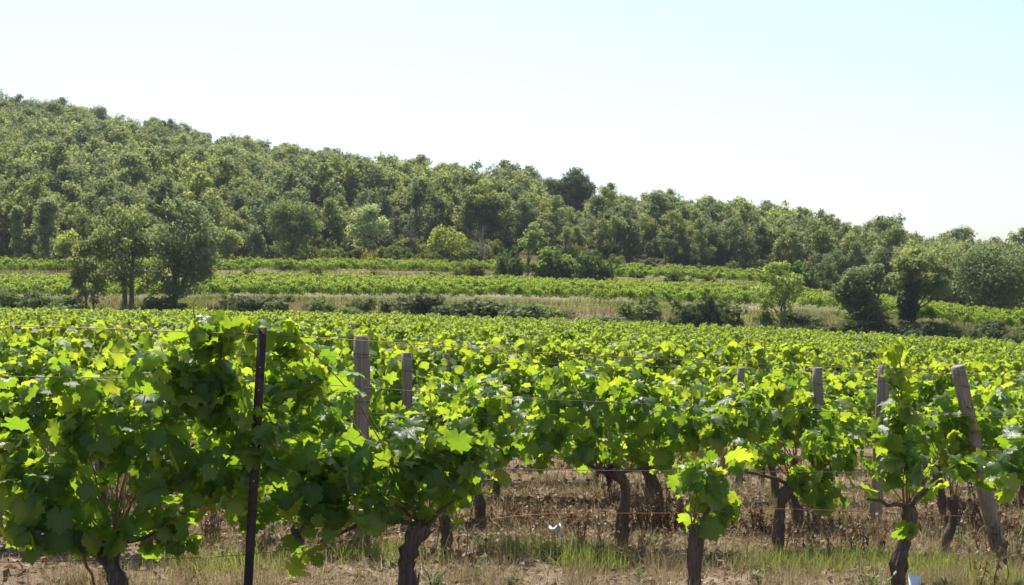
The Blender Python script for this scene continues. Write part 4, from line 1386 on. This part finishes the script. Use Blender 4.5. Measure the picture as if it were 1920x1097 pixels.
far_post('faint grey post top left of the slanting post', 1632, 704, 20, 0.07, 22)
far_post('faint grey post right of the leaning brown post', 1846, 708, 20, 0.07, 23)

def wire(label, row, pts, mat, rad=0.0014, off=-0.02, group='trellis wires of the front row'):
    P = np.array([row_px(row, a, b, off) for a, b in pts])
    # smooth between the points
    t = np.linspace(0, 1, len(P)); ts = np.linspace(0, 1, 48)
    Q = np.stack([np.interp(ts, t, P[:, k]) for k in range(3)], -1)
    for _ in range(2):
        Q[1:-1] = (Q[:-2] + Q[2:] + 2 * Q[1:-1]) / 4
    mid = Q.mean(0)
    V, Fs = tube(Q - mid, rad, 5)
    return tag(obj('trellis_wire', mesh_np('trellis_wire', V, Fs, mat, True), loc=tuple(mid)), label, 'wire', group)
wire('topmost wire running along the front row', 1, [(-300, 600), (0, 609), (240, 617), (500, 627), (700, 639), (940, 657), (1240, 672), (1500, 686), (1920, 697), (2200, 704)], M_RUSTWIRE, 0.0020, -0.05)
wire('second wire from the top along the front row', 1, [(-300, 700), (0, 704), (240, 708), (560, 716), (940, 744), (1240, 757), (1560, 770), (1920, 782), (2200, 790)], M_WIRE, 0.0018, -0.05)
wire('third wire from the top, passing the vine heads of the front row', 1, [(-300, 866), (0, 868), (560, 873), (900, 879), (1240, 883), (1920, 887), (2200, 890)], M_WIRE, 0.0017, 0.0)
wire('lowest rusty wire sagging near the ground along the front row', 1, [(-300, 1056), (0, 1054), (440, 1045), (800, 990), (1000, 962), (1300, 962), (1465, 952), (1900, 972), (2200, 980)], M_RUSTWIRE, 0.0016, 0.0)
wire('upper wire of the second row', 2, [(-300, 655), (300, 660), (600, 667), (1000, 680), (1480, 694), (1920, 705), (2200, 712)], M_WIRE, 0.0016, -0.05, 'trellis wires of the second row')
wire('lower wire of the second row under the leaves', 2, [(-300, 735), (100, 745), (600, 770), (1000, 785), (1480, 800), (1920, 815), (2200, 820)], M_WIRE, 0.0015, -0.05, 'trellis wires of the second row')

# ------------------------------------------------------------------ small things on the ground
def weed(label, px, d, h, seed, n=26):
    rr = np.random.default_rng(seed)
    x = (px - 960) / F * d
    t = thing('weed_plant', label, 'weed', (x, d, gz(x, d)), 'leafy weeds on the ground')
    s = Geo(); l = Geo()
    for k in range(5):
        a = rr.uniform(0, 6.28); L = h * rr.uniform(.6, 1)
        e = np.array([math.cos(a) * L * .55, math.sin(a) * L * .55, L * .85])
        s.add(*tube([(0, 0, -.02), e * .5 + np.array([0, 0, .02]), e], [0.004, 0.003, 0.0015], 4))
        for j in range(n // 2):
            f = rr.uniform(.2, 1)
            P = e * f; dr = unit(np.array([rr.normal(), rr.normal(), rr.uniform(-.2, .6)])); sd = unit(np.cross(dr, [0, 0, 1.0]))
            q = rr.uniform(.02, .05)
            l.add(np.array([P, P + dr * q * .5 + sd * q * .22, P + dr * q, P + dr * q * .5 - sd * q * .22]), np.array([[0, 1, 2, 3]]), rr.random())
    obj('stem', s.mesh('stem', M_GCANE, True), t)
    obj('leaves', l.mesh('leaves', M_WEED, False), t)
for i, (lab, px, d, h) in enumerate([
        ('leafy weed at the bottom edge right of the bushy vine trunk', 812, 6.9, 0.16), ('leafy weed left of the green column vine trunk', 1625, 7.5, 0.2),
        ('broad leafy weed just left of the column vine foot', 1648, 7.35, 0.18), ('small weed behind the gap under the bushy vine', 905, 8.6, 0.14),
        ('small weed below the black plastic scrap', 1065, 8.8, 0.14), ('low weed behind the leaning post foot', 1800, 10.2, 0.2),
        ('greyish weed at the right edge behind the leaning post', 1900, 9.8, 0.24), ('weed at the foot of the elbow-trunk vine', 1205, 9.0, 0.12),
        ('dark small weed below the sawn-off stump vine clump', 1425, 7.6, 0.1), ('low weed at the bottom edge right of the white tube', 1770, 7.4, 0.15),
        ('tiny weed at the bottom edge near the middle', 955, 7.0, 0.08), ('weed low at the bottom right corner', 1895, 7.5, 0.16)]):
    weed(lab, px, d, h, 800 + i)
def dry_stalks(label, px, d, h, seed, n=9, spread=0.10):
    rr = np.random.default_rng(seed)
    x = (px - 960) / F * d
    t = thing('dried_weed', label, 'weed', (x, d, gz(x, d)), 'dried brown weeds')
    s = Geo(); l = Geo()
    for k in range(n):
        b = np.array([rr.normal(0, spread * .5), rr.normal(0, spread * .5), -.02])
        e = b + np.array([rr.normal(0, .05), rr.normal(0, .05), h * rr.uniform(.6, 1.05)])
        s.add(*tube([b, (b + e) / 2 + rr.normal(0, .012, 3), e], [0.0035, 0.003, 0.0015], 4), rr.random())
        for j in range(16):
            f = rr.uniform(.25, 1); P = b + (e - b) * f
            dr = unit(rr.normal(0, 1, 3) + np.array([0, 0, -.5])); sd = unit(np.cross(dr, [0.1, 0.2, 1.0])); q = rr.uniform(.018, .045)
            l.add(np.array([P, P + dr * q * .5 + sd * q * .3, P + dr * q, P + dr * q * .5 - sd * q * .3]), np.array([[0, 1, 2, 3]]), rr.random())
    obj('stalk', s.mesh('stalk', M_DEADWEED, True), t)
    obj('dead_leaves', l.mesh('dead_leaves', M_DEADWEED, False), t)
for i, (lab, px, d, h, n) in enumerate([
        ('dried reddish-brown weeds right of the elbow-trunk vine', 1215, 10.0, 0.36, 12), ('tall dried reddish-brown weeds behind the drooping clump, left stand', 1250, 10.2, 0.38, 14),
        ('tall dried reddish-brown weeds behind the drooping clump, right stand', 1285, 10.1, 0.34, 12), ('dried brown weeds behind the vine with the dark trunk', 1420, 10.6, 0.26, 10),
        ('dried brown weeds between elbow-trunk vine and the gap', 1085, 9.6, 0.24, 8), ('thin rusty dead stalks in front of the leaning post foot', 1868, 7.75, 0.34, 6),
        ('dried brown weeds left of the metal post foot', 395, 8.2, 0.30, 12), ('dried brown weeds below the skirted vine', 1600, 9.9, 0.18, 8),
        ('dried brown weeds in the gap behind the bushy vine', 975, 10.4, 0.2, 10)]):
    dry_stalks(lab, px, d, h, 860 + i, n)
for i in range(58):
    row_ = int(r.choice([2, 3, 3, 3, 4]))
    px = r.uniform(330, 1920)
    x_, y_ = row_point(row_, px)
    dry_stalks(f'low tangle of dried brown weeds under the {ORD[row_-1]} row {"left" if px < 1130 else "right"} part', px, y_ + r.normal(-0.1, 0.3), r.uniform(0.10, 0.32), 890 + i, int(r.integers(6, 14)), r.uniform(0.1, 0.3))
for i in range(22):
    px = r.uniform(400, 1920); d = r.uniform(7.2, 11.5)
    weed('small green weed on the ground between the rows', px, d, r.uniform(0.06, 0.17), 1030 + i, 18)
def scrap(label, px, d, w, h, mat, seed, name='plastic_scrap'):
    rr = np.random.default_rng(seed)
    x = (px - 960) / F * d
    nx_, ny_ = 7, 5
    V = []
    for j in range(ny_):
        for i in range(nx_):
            V.append(((i / (nx_ - 1) - .5) * w + rr.normal(0, w * .05), (j / (ny_ - 1) - .5) * w * .6 + rr.normal(0, w * .04), 0.01 + h * rr.random() * (0.3 + 0.7 * math.sin(math.pi * i / (nx_ - 1)))))
    q = [(j * nx_ + i, j * nx_ + i + 1, (j + 1) * nx_ + i + 1, (j + 1) * nx_ + i) for j in range(ny_ - 1) for i in range(nx_ - 1)]
    V = np.array(V); k = len(V)
    V = np.vstack([V, V - np.array([0, 0, 0.004])])
    q2 = [(c + k, b + k, a + k, d_ + k) for a, b, c, d_ in q]
    q2 = [(a + k, d_ + k, c + k, b + k) for a, b, c, d_ in q]
    return tag(obj(name, mesh_np(name, V, np.array(q + q2), mat, True), loc=(x, d, gz(x, d)), rot=(0, 0, rr.uniform(-.5, .5))), label, 'litter')
scrap('crumpled black plastic scrap on the soil in the gap', 1040, 9.35, 0.16, 0.10, M_BLACK, 1)
scrap('crumpled black plastic strip behind the larger black scrap', 1052, 9.9, 0.14, 0.06, M_BLACK, 2)
scrap('white plastic scrap lying on the black plastic', 1030, 9.1, 0.08, 0.03, M_PALE, 3)
scrap('pale stone-like white scrap left of the black plastic', 937, 9.0, 0.09, 0.03, M_PALE, 4)
scrap('pale stick-like scrap on soil right of the leaning post', 1885, 10.0, 0.12, 0.03, M_PALE, 5)
# white slant-cut tube
d = 7.45
x = (1717 - 960) / F * d
g = Geo()
sd = 16
a = np.linspace(0, 2 * np.pi, sd, endpoint=False)
ztop = CAM_H - (1076 - 548) / F * d - gz(x, d)
ro, ri = 0.031, 0.028
rings = []
for rad_ in (ro, ri):
    for zz in ('b', 't'):
        zc = np.full(sd, -0.05) if zz == 'b' else ztop - 0.010 * (np.cos(a) + 1) * 0.8
        rings.append(np.stack([np.cos(a) * rad_, np.sin(a) * rad_, zc], -1))
V = np.concatenate(rings)
q = []
for j in range(sd):
    k = (j + 1) % sd
    q += [(j, k, sd + k, sd + j), (2 * sd + k, 2 * sd + j, 3 * sd + j, 3 * sd + k), (sd + j, sd + k, 3 * sd + k, 3 * sd + j)]
t = tag(obj('plastic_tube', mesh_np('plastic_tube', V, np.array(q), M_WHITE, True), loc=(x, d, gz(x, d)), rot=(R(3), R(-4), 0)), 'white slant-cut plastic tube at the bottom edge near the column vine', 'tube')

# ------------------------------------------------------------------ look-alikes: tell them apart by their order
same = {}
for o in bpy.data.objects:
    if o.parent is None and 'label' in o and 'kind' not in o:
        same.setdefault(o['label'], []).append(o)
for lab, lst in same.items():
    if 1 < len(lst) <= len(ORD):
        lst.sort(key=lambda o: o.location.x / o.location.y)
        for k, o in enumerate(lst):
            o['label'] = f'{lab}, {ORD[k]} from the left'

# ------------------------------------------------------------------ thin summer haze
hx, hy0, hy1, hz0, hz1 = 720.0, -215.0, 720.0, -75.0, 62.0
hv = [(x, y, z) for z in (hz0, hz1) for y in (hy0, hy1) for x in (-hx, hx)]
hf = [(0, 2, 3, 1), (4, 5, 7, 6), (0, 1, 5, 4), (2, 6, 7, 3), (0, 4, 6, 2), (1, 3, 7, 5)]
m, nt, out = new_mat('summer_haze')
pv = N(nt, 'ShaderNodeVolumePrincipled')
pv.inputs['Color'].default_value = (0.86, 0.92, 1.0, 1)
pv.inputs['Density'].default_value = 0.00024
nt.links.new(pv.outputs[0], out.inputs['Volume'])
hz = obj('haze', mesh_np('haze', hv, np.array(hf), m))
hz['kind'] = 'stuff'
tag(hz, 'thin pale summer haze over the valley', 'haze')
